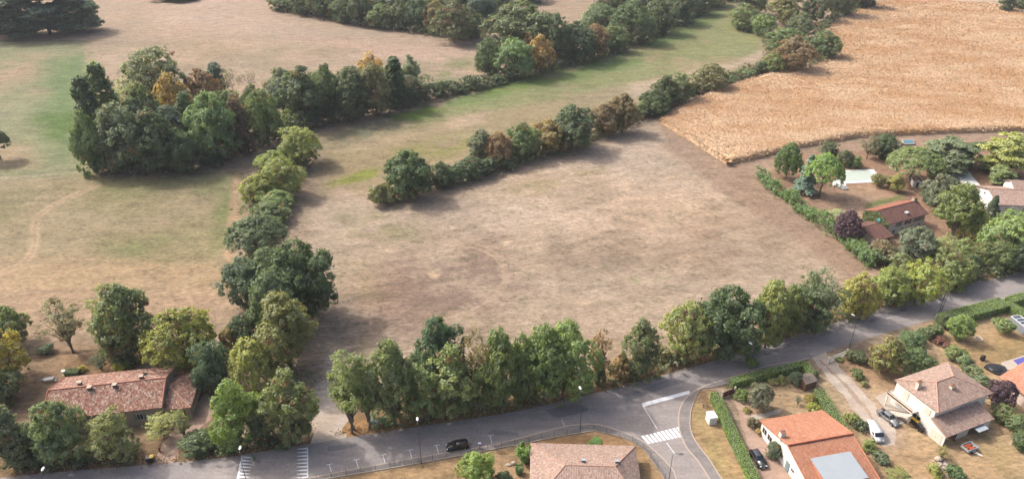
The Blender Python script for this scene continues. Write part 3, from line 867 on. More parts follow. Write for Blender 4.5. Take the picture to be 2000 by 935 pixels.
# leaf colours
LEAF_GAIN = 2.65
DK, MD, LT, YG = (.054,.071,.034), (.072,.094,.040), (.098,.122,.048), (.122,.140,.046)
OL, GG, BL, DG = (.098,.100,.046), (.080,.093,.057), (.056,.074,.055), (.042,.060,.031)
RU, OC, BR, PU, PG = (.128,.080,.046), (.150,.112,.044), (.095,.068,.044), (.048,.026,.036), (.125,.140,.092)
YE, SB = (.230,.175,.040), (.090,.120,.110)
# ------------------------------------------------------------------ trees and shrubs: foot x, foot y, top y, width (photo pixels), crown, colour, share turned, name, label
W = 'woodland'
T_TOPLEFT = [
 (38,72,-42,105,'cedar',BL,0,'cedar_tree','blue-green cedar standing furthest left at the top of the upper meadow'),
 (98,66,-55,115,'cedar',BL,0,'cedar_tree','tall blue-green cedar in the middle of the cedar group'),
 (160,62,-18,78,'cedar1',BL,0,'cedar_tree','smaller blue-green cedar at the meadow side of the cedar group'),
 (-30,60,-40,100,'cedar',BL,0,'cedar_tree','blue-green cedar cut by the left edge above the cedar shadow'),
 (350,3,-22,90,'edge1',DK,.02,'dark_bush','dark green bush cut by the top edge above the pale meadow'),
 (2,314,250,54,'umbrella',DK,0,'umbrella_pine','dark green umbrella pine alone on the left meadow'),
]
T_FOREST = [
 (560,22,-20,62,'edge0',MD,.06,'broadleaf_tree','first tree at the left tip of the top woodland edge'),
 (598,31,-22,55,'edge1',DK,.04,'broadleaf_tree','dark tree second along the top woodland edge from its left tip'),
 (636,38,-20,56,'edge2',DK,.12,'broadleaf_tree','dark tree with a few rusty sprays on the top woodland edge'),
 (674,48,-8,52,'edge0',DK,.05,'broadleaf_tree','low dark tree before the bend in the top woodland edge'),
 (708,52,-12,55,'edge1',DG,.06,'broadleaf_tree','deep green tree beside the pale dead sticks on the woodland edge'),
 (748,58,8,50,'edge2',MD,.03,'broadleaf_tree','mid-green tree right of the pale dead sticks on the woodland edge'),
 (784,61,0,54,'edge0',DK,.02,'broadleaf_tree','dark rounded tree halfway along the top woodland edge'),
 (818,63,-5,50,'edge2',DG,.02,'broadleaf_tree','darkest tree left of the rusty crowns on the woodland edge'),
 (852,66,2,54,'edge1',OL,.35,'broadleaf_tree','russet and olive tree left of the big lobe of the woodland edge'),
 (888,84,2,78,'round0',(.060,.072,.038),.14,'broadleaf_tree','big rounded tree bulging out furthest from the top woodland edge'),
 (918,78,16,46,'edge0',DK,.02,'broadleaf_tree','dark tree at the right corner of the bulging woodland edge'),
 (938,44,-20,56,'edge1',BL,.0,'broadleaf_tree','bluish dark tree above the gap between wood and clump'),
 (985,24,-30,60,'edge2',BL,.0,'broadleaf_tree','bluish dark tree at the top edge right of the gap'),
 (1030,8,-38,60,'edge0',BL,.0,'broadleaf_tree','bluish tree at the top edge behind the big clump'),
]
T_FOREST_BACK = [
 (585,5,-40,60,'round1'),(640,10,-42,60,'round2'),(690,18,-34,60,'round3'),(740,26,-30,60,'round1'),(790,32,-28,60,'round2'),(840,34,-26,62,'round3'),(890,36,-28,62,'round1'),(930,18,-42,60,'round2'),
 (610,-12,-55,60,'round0'),(680,-8,-52,60,'round1'),(750,-2,-50,62,'round2'),(820,4,-48,62,'round3'),(880,6,-48,60,'round0'),(980,-6,-55,62,'round1'),
]
T_CLUMP = [
 (194,346,216,64,'edge0',MD,.03,'broadleaf_tree','green skirted tree at the lower left corner of the meadow wood'),
 (203,318,148,50,'poplar',DK,0,'poplar_tree','dark columnar poplar rising at the left of the meadow wood'),
 (232,300,122,52,'poplar',MD,0,'poplar_tree','second lighter columnar poplar behind the dark poplar'),
 (255,338,200,76,'tall0',GG,.04,'broadleaf_tree','grey-green tall tree right of the dark poplar'),
 (268,268,150,66,'airy0',PG,.04,'broadleaf_tree','pale thin-crowned tree behind the grey-green tree'),
 (316,338,212,70,'tall1',DK,.05,'broadleaf_tree','dark tall tree in the front row of the meadow wood'),
 (368,342,250,66,'edge1',DK,0,'broadleaf_tree','low dark tree in front of the big light green tree'),
 (322,235,93,122,'round2',(.088,.102,.058),.06,'broadleaf_tree','broad pale green tree topping the meadow wood from behind'),
 (352,268,143,76,'round0',OC,.15,'broadleaf_tree','ochre yellow tree in the heart of the meadow wood'),
 (405,236,134,68,'round3',(.100,.068,.042),.25,'broadleaf_tree','russet brown tree beside the ochre tree'),
 (380,285,178,50,'tall2',DK,0,'broadleaf_tree','slim dark tree below the ochre and russet crowns'),
 (430,312,182,94,'round1',(.085,.118,.056),.0,'broadleaf_tree','big light green tree at the front of the meadow wood'),
 (477,305,188,54,'edge2',(.070,.050,.038),.20,'broadleaf_tree','dull brown tree right of the big light green tree'),
 (430,196,122,40,'tall0',BL,0,'broadleaf_tree','bluish thin tree behind the russet tree'),
 (462,205,128,50,'bare',(.16,.14,.12),.1,'bare_tree','leafless grey tree left in the gap above the brown tree'),
 (498,196,136,54,'bare',(.16,.14,.12),.1,'bare_tree','leafless grey tree right in the gap above the brown tree'),
 (526,285,172,76,'round3',MD,.03,'broadleaf_tree','mid-green tree between the brown tree and the long wood edge'),
 (566,262,214,48,'edge1',LT,.03,'broadleaf_tree','small sunlit green tree at the corner by the hedgerow'),
 (552,196,132,50,'tall1',GG,.12,'broadleaf_tree','grey-green tree behind the right wing of the meadow wood'),
 (600,246,128,70,'tall2',DK,.02,'broadleaf_tree','dark tall tree at the left end of the long wood edge'),
 (646,240,126,62,'edge0',DK,.02,'broadleaf_tree','dark skirted tree second in the long wood edge'),
 (692,232,130,62,'tall0',(.052,.066,.032),.02,'broadleaf_tree','dull green tall tree halfway in the long wood edge'),
 (735,224,124,54,'tall1',OL,.05,'broadleaf_tree','olive tall tree below the golden crown'),
 (727,186,103,58,'round0',(.185,.135,.050),.1,'broadleaf_tree','golden orange tree showing behind the long wood edge'),
 (775,212,110,40,'poplar',DG,0,'poplar_tree','dark pointed tree right of the golden crown'),
 (803,178,106,32,'tall2',PG,0,'broadleaf_tree','slim pale grey-green tree behind the right end of the wood edge'),
 (802,206,148,52,'edge2',(.062,.074,.040),.03,'broadleaf_tree','dull green low tree at the right end of the wood edge'),
 (832,192,144,40,'airy1',GG,.06,'broadleaf_tree','greyish thin tree last at the right end of the wood edge'),
 (862,190,156,46,'shrub0',MD,.05,'bramble_bush','low green bush right after the wood edge'),
 (898,184,164,50,'shrub1',DK,.05,'bramble_bush','low dark bramble bush midway between wood and second clump'),
 (930,176,154,46,'shrub2',MD,.02,'bramble_bush','low bramble bush at the foot of the second clump, left'),
 (972,166,146,52,'shrub0',DK,.02,'bramble_bush','dark low bush in front of the second clump'),
 (590,258,226,40,'shrub1',DK,.02,'bramble_bush','dark low bush at the shaded foot of the long wood edge'),
 (232,344,308,40,'shrub2',DK,.02,'bramble_bush','dark low bush at the foot of the grey-green tree'),
 (410,325,292,46,'shrub0',DG,.02,'bramble_bush','dark low bush under the big light green tree'),
]
T_CLUMP_BACK = [(300,290,165,70,'round1'),(345,300,205,60,'tall1'),(455,270,175,60,'round2'),(500,240,165,60,'round3'),(560,226,150,60,'round1'),(620,205,138,55,'round2'),(670,200,140,55,'round3'),(270,310,205,55,'round2'),(575,222,140,60,'edge0'),(640,212,132,60,'round3'),(700,202,132,58,'edge1'),(745,200,128,56,'round1'),(785,192,134,50,'edge2')]
T_CLUMP2 = [
 (1020,112,4,112,'round1',(.056,.074,.036),.02,'broadleaf_tree','large dark crown topping the second clump'),
 (955,150,74,52,'edge0',DK,.0,'broadleaf_tree','dark tree at the left end of the second clump'),
 (1008,153,76,66,'round2',(.072,.108,.042),.0,'broadleaf_tree','bright green rounded tree in front of the second clump'),
 (1054,143,68,50,'round0',OC,.25,'broadleaf_tree','ochre tree at the front of the second clump'),
 (1032,130,62,32,'airy0',RU,.3,'broadleaf_tree','small russet crown tucked left of the ochre tree'),
 (1087,124,26,62,'round3',DK,.0,'broadleaf_tree','dark round tree behind the ochre tree'),
 (1122,126,44,68,'edge1',DG,.03,'broadleaf_tree','very dark skirted tree right of the ochre tree'),
 (1160,112,47,50,'round1',(.125,.088,.044),.35,'broadleaf_tree','orange-brown tree between the dark trees of the second clump'),
 (1194,104,50,50,'edge2',MD,.02,'broadleaf_tree','mid-green tree right of the orange-brown tree'),
 (1172,74,8,60,'round2',(.064,.084,.044),.02,'broadleaf_tree','green crown behind the orange-brown tree'),
 (1148,62,22,30,'tall0',PG,.0,'broadleaf_tree','slim pale tree behind the orange-brown tree'),
 (1232,84,2,72,'round0',DK,.02,'broadleaf_tree','large dark tree leading the wood towards the top edge'),
 (1280,70,-6,58,'edge0',DK,.02,'broadleaf_tree','dark skirted tree next up the slope beside the green meadow'),
 (1318,50,-18,58,'edge1',DG,.04,'broadleaf_tree','deep green tree halfway up the wood beside the green meadow'),
 (1352,32,-26,56,'edge2',DK,.05,'broadleaf_tree','dark tree near the top of the wood beside the green meadow'),
 (1384,16,-34,56,'edge0',MD,.02,'broadleaf_tree','tree at the top edge where the wood meets the green meadow'),
 (1420,2,-40,56,'edge1',BL,.02,'broadleaf_tree','bluish tree at the top edge left of the meadow gap'),
]
T_CLUMP2_BACK = [(1205,45,-25,60,'round1'),(1250,30,-35,60,'round2'),(1300,18,-42,60,'round3'),(1350,0,-48,60,'round1'),(1215,12,-45,60,'round3'),(1270,-2,-52,60,'round2'),(1160,22,-30,50,'bare')]
T_UPRIGHT = [
 (1452,62,8,58,'edge0',MD,.05,'broadleaf_tree','green tree at the left end of the wood beside the maize'),
 (1488,72,28,54,'edge1',LT,.0,'broadleaf_tree','light green low tree in front of the wood beside the maize'),
 (1470,30,-28,56,'round1',DK,.05,'broadleaf_tree','dark tree behind the left end of the wood beside the maize'),
 (1530,48,-20,76,'round2',OL,.06,'broadleaf_tree','olive round tree in the middle of the wood beside the maize'),
 (1585,46,-28,70,'round3',(.060,.072,.036),.04,'broadleaf_tree','dull green tree right of the olive tree by the maize'),
 (1630,38,-40,66,'edge2',DK,.02,'broadleaf_tree','dark tree casting shade on the top of the maize'),
 (1676,22,-46,66,'edge0',DG,.02,'broadleaf_tree','very dark tree at the top right end of the wood by the maize'),
 (1560,78,24,58,'round0',(.072,.088,.054),.0,'broadleaf_tree','grey-green rounded tree above the brown-topped tree'),
 (1530,106,54,84,'round1',MD,.02,'broadleaf_tree','broad green tree behind the brown-topped tree'),
 (1542,140,68,94,'round3',(.110,.078,.042),.45,'broadleaf_tree','wide brown-topped tree at the lower tip of the maize wood'),
 (1606,121,62,64,'edge2',DK,.03,'broadleaf_tree','dark bushy tree pushing into the maize field'),
 (1508,146,102,48,'edge1',LT,.10,'broadleaf_tree','small yellow-green tree at the foot of the brown-topped tree'),
 (1962,26,-14,30,'tall1',DG,.05,'broadleaf_tree','dark slim tree cut by the top right corner'),
 (1992,24,-8,40,'edge1',DK,.02,'broadleaf_tree','dark round tree at the top right corner'),
]
T_HEDGE = [
 (1488,146,118,44,'shrub0',DK,.04,'hedgerow_bush','dark bush in the hedgerow just below the brown-topped tree'),
 (1456,156,134,44,'shrub1',MD,.04,'hedgerow_bush','mid-green bush in the hedgerow along the upper maize edge'),
 (1428,163,146,30,'shrub2',MD,.02,'hedgerow_bush','small bush right of the lone olive hedgerow tree'),
 (1387,178,123,56,'round0',OL,.08,'broadleaf_tree','olive tree standing by itself in the upper hedgerow'),
 (1352,184,158,30,'shrub0',OL,.1,'hedgerow_bush','small thin bush left of the lone olive hedgerow tree'),
 (1326,200,142,54,'round2',(.105,.118,.058),.06,'broadleaf_tree','light olive tree in the upper hedgerow'),
 (1296,208,146,46,'tall2',DK,.02,'broadleaf_tree','dark upright tree left of the light olive tree'),
 (1274,228,172,58,'edge0',DK,.0,'broadleaf_tree','dark bushy tree at the corner of field and maize'),
 (1254,232,196,34,'shrub1',MD,.0,'hedgerow_bush','mid-green bush left of the dark corner tree'),
 (1216,260,182,60,'round3',(.086,.078,.042),.28,'broadleaf_tree','olive-brown tree in the field hedgerow'),
 (1178,270,202,54,'edge1',(.098,.076,.042),.38,'broadleaf_tree','brown tree in the field hedgerow'),
 (1116,291,203,76,'round1',(.050,.068,.034),.02,'broadleaf_tree','big dark green tree in the field hedgerow'),
 (1070,302,233,64,'edge2',(.128,.108,.044),.32,'broadleaf_tree','ochre-green tree in the field hedgerow'),
 (1020,316,238,60,'edge0',MD,.05,'broadleaf_tree','mid-green tree left of the ochre hedgerow tree'),
 (975,328,258,50,'edge1',(.125,.082,.050),.35,'broadleaf_tree','rusty red tree in the field hedgerow'),
 (940,318,252,46,'tall0',GG,.06,'broadleaf_tree','grey-green tree left of the rusty red tree'),
 (992,334,302,40,'shrub2',DK,.02,'hedgerow_bush','dark bush at the foot of the rusty red tree'),
 (950,346,308,44,'shrub0',DK,.04,'hedgerow_bush','dark bush just left of the rusty red tree foot'),
 (922,354,306,46,'edge2',DK,.02,'hedgerow_bush','tall dark bush in the lower hedgerow'),
 (893,362,318,48,'shrub1',DK,.02,'hedgerow_bush','rounded dark bush between the tall bush and the oak'),
 (862,370,314,48,'edge0',DK,.03,'hedgerow_bush','dark bush touching the lone oak on its right'),
 (803,384,295,92,'round1',(.046,.066,.028),.0,'oak_tree','dark round oak with a bare trunk at the hedgerow end'),
 (747,405,357,54,'shrub2',OL,.06,'hedgerow_bush','detached olive bush at the very end of the hedgerow'),
]
T_MID = [
 (588,322,246,76,'round2',YG,.04,'broadleaf_tree','yellow-green tree at the top of the middle hedgerow'),
 (540,352,292,66,'edge0',YG,.0,'broadleaf_tree','yellow-green tree joining the middle hedgerow to the wood'),
 (556,382,306,76,'round0',YG,.04,'broadleaf_tree','bright yellow-green tree second in the middle hedgerow'),
 (508,402,340,62,'edge1',YG,.05,'broadleaf_tree','yellow-green tree on the meadow side of the middle hedgerow'),
 (540,420,372,62,'edge2',LT,.03,'broadleaf_tree','light green tree just below the yellow-green trees'),
 (530,445,390,84,'edge0',MD,.0,'broadleaf_tree','mid-green broad tree where the hedgerow turns dark'),
 (508,508,415,116,'umbrella',DK,.0,'pine_tree','broad dark pine in the middle hedgerow'),
 (602,622,466,140,'round1',(.054,.072,.034),.0,'broadleaf_tree','big dark tree leaning out over the field from the hedgerow'),
 (540,592,478,122,'round3',(.060,.078,.040),.0,'broadleaf_tree','dark tree left of the big leaning tree'),
 (492,608,498,104,'edge1',(.054,.072,.050),.0,'broadleaf_tree','bluish dark tree on the meadow side below the pine'),
 (545,668,530,92,'tall1',(.060,.080,.040),.0,'broadleaf_tree','green tall tree behind the olive-yellow tree'),
 (568,726,568,118,'tall0',(.106,.114,.046),.05,'broadleaf_tree','olive-yellow tree on the corner beside the gravel track'),
 (488,690,612,70,'edge2',DG,.0,'broadleaf_tree','dark low tree in the shade below the bluish tree'),
 (456,700,640,44,'shrub1',(.130,.105,.055),.3,'shrub','brownish thin shrub behind the yellow-green garden tree'),
 (502,762,660,84,'willow',(.148,.156,.050),.0,'willow_tree','yellow weeping tree left of the olive-yellow tree'),
 (578,862,718,104,'tall2',(.100,.112,.046),.06,'broadleaf_tree','olive green tree beside the mouth of the gravel track'),
 (472,868,738,108,'round0',(.092,.130,.040),.0,'broadleaf_tree','bright green tree above the speed hump'),
 (525,870,772,66,'edge1',DK,.0,'broadleaf_tree','dark tree squeezed between the bright green and olive trees'),
 (422,762,663,84,'round2',(.052,.076,.044),.0,'broadleaf_tree','dark rounded tree at the right end of the farmhouse'),
 (376,716,590,152,'round3',(.118,.132,.036),.03,'broadleaf_tree','wide yellow-green tree behind the farmhouse'),
 (262,700,552,118,'tall1',(.074,.084,.036),.12,'broadleaf_tree','tall olive tree behind the middle of the farmhouse roof'),
 (222,650,552,70,'airy1',(.100,.120,.050),.05,'broadleaf_tree','light leafy tree leaning left over the meadow'),
 (256,718,652,66,'edge2',DK,.0,'shrub','dark tall bush behind the farmhouse ridge'),
 (246,724,694,52,'shrub0',(.190,.200,.030),.0,'shrub','bright yellow-green shrub behind the farmhouse roof'),
 (143,687,578,92,'airy0',(.100,.100,.058),.10,'broadleaf_tree','thin olive tree with bare lower stem on the garden edge'),
 (95,694,670,34,'shrub1',DG,.0,'shrub','small dark rounded bush by the garden edge'),
 (201,724,688,38,'airy0',(.060,.080,.050),.0,'fruit_tree','small gnarled tree behind the farmhouse roof'),
 (163,728,712,20,'shrub2',(.230,.190,.045),.0,'topiary_bush','small golden ball bush beside the clipped green block'),
 (30,672,597,80,'round1',MD,.03,'broadleaf_tree','mid-green tree at the left edge above the yellow trees'),
 (26,742,636,96,'round0',(.150,.140,.040),.15,'broadleaf_tree','yellowish tree at the left edge beside the garden'),
 (14,800,712,84,'edge0',DK,.0,'broadleaf_tree','dark tree at the left edge level with the farmhouse'),
 (28,912,786,98,'tall0',(.082,.092,.056),.06,'broadleaf_tree','greyish olive tree at the roadside in the lower left corner'),
 (128,904,780,124,'round3',(.074,.094,.042),.02,'broadleaf_tree','wide green tree at the roadside before the farmhouse'),
 (80,912,830,66,'edge2',(.062,.082,.050),.0,'broadleaf_tree','low grey-green tree below the wide roadside tree'),
 (236,896,800,98,'round2',(.092,.104,.042),.05,'broadleaf_tree','olive green roadside tree covering the farmhouse eaves'),
 (322,850,800,80,'airy1',(.120,.136,.048),.06,'broadleaf_tree','light thin tree in front of the red farmhouse door'),
 (362,856,800,48,'airy0',(.095,.110,.045),.04,'broadleaf_tree','small thin tree at the low end of the farmhouse'),
 (394,892,838,74,'edge1',DK,.0,'shrub','dark spreading bush right of the farmhouse entrance'),
 (444,886,852,46,'shrub0',DK,.0,'shrub','low dark bush at the roadside below the bright green tree'),
 (180,908,866,60,'shrub1',DG,.0,'shrub','dark undergrowth bush between the two wide roadside trees'),
]
T_ROAD = [
 (690,842,682,92,'ash0',(.105,.128,.052),.02,'ash_tree','light green twin-stemmed tree beside the gravel track'),
 (722,838,690,60,'ash0',(.092,.115,.046),.03,'ash_tree','slender second stem tree above the white notice board'),
 (770,828,664,98,'tall0',(.086,.110,.044),.0,'broadleaf_tree','tall green tree first in the roadside row after the notice board'),
 (828,818,716,92,'round2',(.094,.118,.044),.04,'broadleaf_tree','lower light green tree at the front of the roadside row'),
 (862,770,616,106,'round1',(.050,.076,.044),.03,'broadleaf_tree','dark blue-green tree rising behind the roadside row'),
 (884,810,670,108,'tall2',(.086,.108,.042),.03,'broadleaf_tree','broad green tree in front of the blue-green tree'),
 (934,792,636,72,'airy1',(.120,.104,.060),.22,'broadleaf_tree','thin brownish tree in the middle of the roadside row'),
 (974,798,640,88,'tall1',(.080,.110,.042),.0,'broadleaf_tree','tall green tree right of the thin brownish tree'),
 (1018,794,648,78,'edge0',(.074,.102,.040),.0,'broadleaf_tree','mid-green skirted tree in the roadside row'),
 (1062,780,632,84,'tall0',(.086,.118,.042),.0,'broadleaf_tree','bright tall tree left of the widest roadside tree'),
 (1100,776,621,132,'round0',(.080,.116,.042),.0,'broadleaf_tree','widest bright green tree in the roadside row'),
 (1170,750,640,58,'airy0',(.150,.108,.060),.35,'broadleaf_tree','sparse brown-leaved tree above the ivy column'),
 (1170,754,672,26,'fir',(.050,.075,.030),.0,'ivy_trunk_tree','narrow dark ivy-clad trunk at the end of the row'),
 (1212,748,690,48,'shrub2',(.130,.098,.048),.3,'shrub','orange-brown shrub right of the ivy column'),
 (1246,738,620,70,'tall2',(.078,.094,.042),.03,'broadleaf_tree','isolated olive tree above the road patch'),
 (1292,712,672,44,'shrub0',(.110,.110,.050),.2,'shrub','low olive shrub right of the isolated olive tree'),
 (1324,708,690,20,'shrub1',(.080,.085,.035),.1,'shrub','small shrub under the light olive round tree'),
 (1338,706,584,104,'round3',(.110,.126,.050),.03,'broadleaf_tree','light olive round tree left of the big dark roadside tree'),
 (1414,694,556,138,'round1',(.044,.066,.028),.0,'broadleaf_tree','big dark green tree beside the road opposite the clipped hedge'),
 (1494,678,546,78,'tall0',(.118,.136,.042),.05,'broadleaf_tree','yellow-green tree right of the big dark roadside tree'),
 (1528,664,556,70,'edge1',(.092,.112,.040),.04,'broadleaf_tree','green tree behind the grey-green roadside tree'),
 (1586,650,518,104,'airy1',(.066,.086,.046),.02,'broadleaf_tree','grey-green open tree with visible stem by the road'),
 (1575,648,545,90,'round2',(.064,.086,.042),.02,'broadleaf_tree','dark green tree close behind the grey-green open tree'),
 (1664,622,530,74,'round0',(.156,.148,.044),.10,'broadleaf_tree','yellow tree in the roadside row at the field corner'),
 (1722,604,518,74,'edge2',(.112,.132,.044),.0,'broadleaf_tree','light green tree right of the yellow roadside tree'),
 (1784,592,500,90,'round3',(.138,.152,.046),.06,'broadleaf_tree','yellow-green broad tree in the roadside row'),
 (1846,570,488,82,'edge0',(.100,.122,.046),.08,'broadleaf_tree','green tree left of the roadside entrance'),
 (1880,552,494,48,'edge1',DK,.02,'broadleaf_tree','dark low tree beside the roadside entrance'),
 (1942,540,470,62,'edge2',MD,.0,'broadleaf_tree','mid-green tree right of the roadside entrance'),
 (1992,528,462,70,'round1',DK,.0,'broadleaf_tree','dark roadside tree at the right edge'),
]
T_GARDEN = [
 (1535,348,277,54,'round0',(.062,.094,.034),.0,'garden_tree','rounded green tree at the corner of the loose garden hedge'),
 (1568,382,300,46,'spruce',SB,.0,'blue_spruce','silver-blue conifer beside the bright umbrella pine'),
 (1600,384,296,74,'umbrella',(.085,.125,.036),.0,'umbrella_pine','bright green umbrella pine left of the covered pool'),
 (1617,312,276,40,'round2',DK,.02,'garden_tree','dark small tree behind the bright umbrella pine'),
 (1646,328,292,34,'edge1',(.052,.066,.036),.05,'garden_tree','dark small tree above the covered pool'),
 (1668,330,304,34,'shrub0',MD,.0,'shrub','rounded green bush above the covered pool'),
 (1692,310,262,44,'airy1',(.105,.095,.066),.10,'garden_tree','greyish brown thin tree at the maize edge'),
 (1722,314,260,62,'edge2',DK,.0,'garden_tree','dark dense tree right of the greyish thin tree'),
 (1710,300,268,32,'edge0',YG,.05,'garden_tree','yellow-green small tree wedged before the dark dense tree'),
 (1778,356,283,104,'umbrella',(.075,.100,.038),.0,'umbrella_pine','widest umbrella pine in the middle of the gardens'),
 (1802,326,286,40,'round1',YG,.10,'garden_tree','yellowish crown behind the widest umbrella pine'),
 (1822,352,318,34,'edge1',MD,.08,'shrub','green bush right of the widest umbrella pine trunk'),
 (1850,330,268,104,'cedar1',(.072,.092,.060),.0,'cedar_tree','spreading grey-green cedar above the second covered pool'),
 (1876,318,280,46,'cedar1',BL,.0,'cedar_tree','bluish smaller cedar at the right side of the grey-green cedar'),
 (1950,340,256,88,'cedar',(.150,.158,.060),.0,'golden_cedar','golden layered conifer behind the terracotta roof'),
 (1950,356,322,50,'cedar1',(.110,.130,.056),.0,'golden_cedar','low golden conifer at the foot of the taller golden one'),
 (1996,318,262,46,'edge0',DK,.0,'garden_tree','dark tree at the right edge behind the golden conifer'),
 (1712,368,338,30,'shrub1',OL,.0,'shrub','left rounded end of the oval shrub bed by the pool'),
 (1734,364,342,30,'shrub2',OL,.0,'shrub','right end of the oval shrub bed by the pool'),
 (1747,374,339,30,'tall1',(.165,.160,.046),.10,'garden_tree','small yellow tree alone on the dry lawn'),
 (1828,410,338,92,'round3',(.082,.098,.064),.03,'garden_tree','grey-green broad tree between the two tiled houses'),
 (1816,402,362,46,'edge0',(.060,.078,.046),.05,'garden_tree','darker tree left under the grey-green broad tree'),
 (1856,462,356,80,'tall0',(.090,.114,.044),.0,'garden_tree','tall light green tree right of the chimney house'),
 (1896,464,408,58,'willow',(.180,.172,.050),.0,'willow_tree','yellow willow below the dark cypress'),
 (1929,434,380,24,'cypress',DG,.0,'cypress_tree','single dark cypress beside the white gable wall'),
 (1962,512,414,112,'round2',(.092,.122,.046),.0,'garden_tree','large green tree below the white gable house'),
 (1990,470,425,60,'edge1',MD,.0,'garden_tree','green tree at the right edge below the white gable house'),
 (1650,468,408,62,'round0',PU,.0,'plum_tree','dark purple-leaved tree beside the low annex roof'),
 (1638,430,408,54,'shrub0',(.130,.140,.085),.0,'shrub','pale olive shrub behind the purple tree'),
 (1786,506,442,88,'round1',(.080,.094,.066),.02,'garden_tree','silvery green tree in front of the chimney house'),
 (1716,516,468,60,'edge2',(.112,.100,.060),.15,'garden_tree','brownish olive tree below the annex roof'),
 (1836,520,452,60,'airy0',(.110,.128,.056),.05,'garden_tree','thin light tree right of the silvery green tree'),
 (1872,520,462,60,'edge0',(.104,.126,.050),.05,'garden_tree','light green tree below the yellow willow'),
 (1905,530,470,52,'edge1',(.085,.106,.042),.05,'garden_tree','green tree left of the large green tree'),
 (1752,536,490,52,'edge0',(.098,.116,.050),.05,'garden_tree','small green tree behind the row at the field corner'),
 (1700,520,484,40,'shrub1',MD,.05,'shrub','green bush at the foot of the loose garden hedge'),
 (1690,470,440,34,'edge2',DG,.0,'shrub','dark bush in the shade of the annex wall'),
]
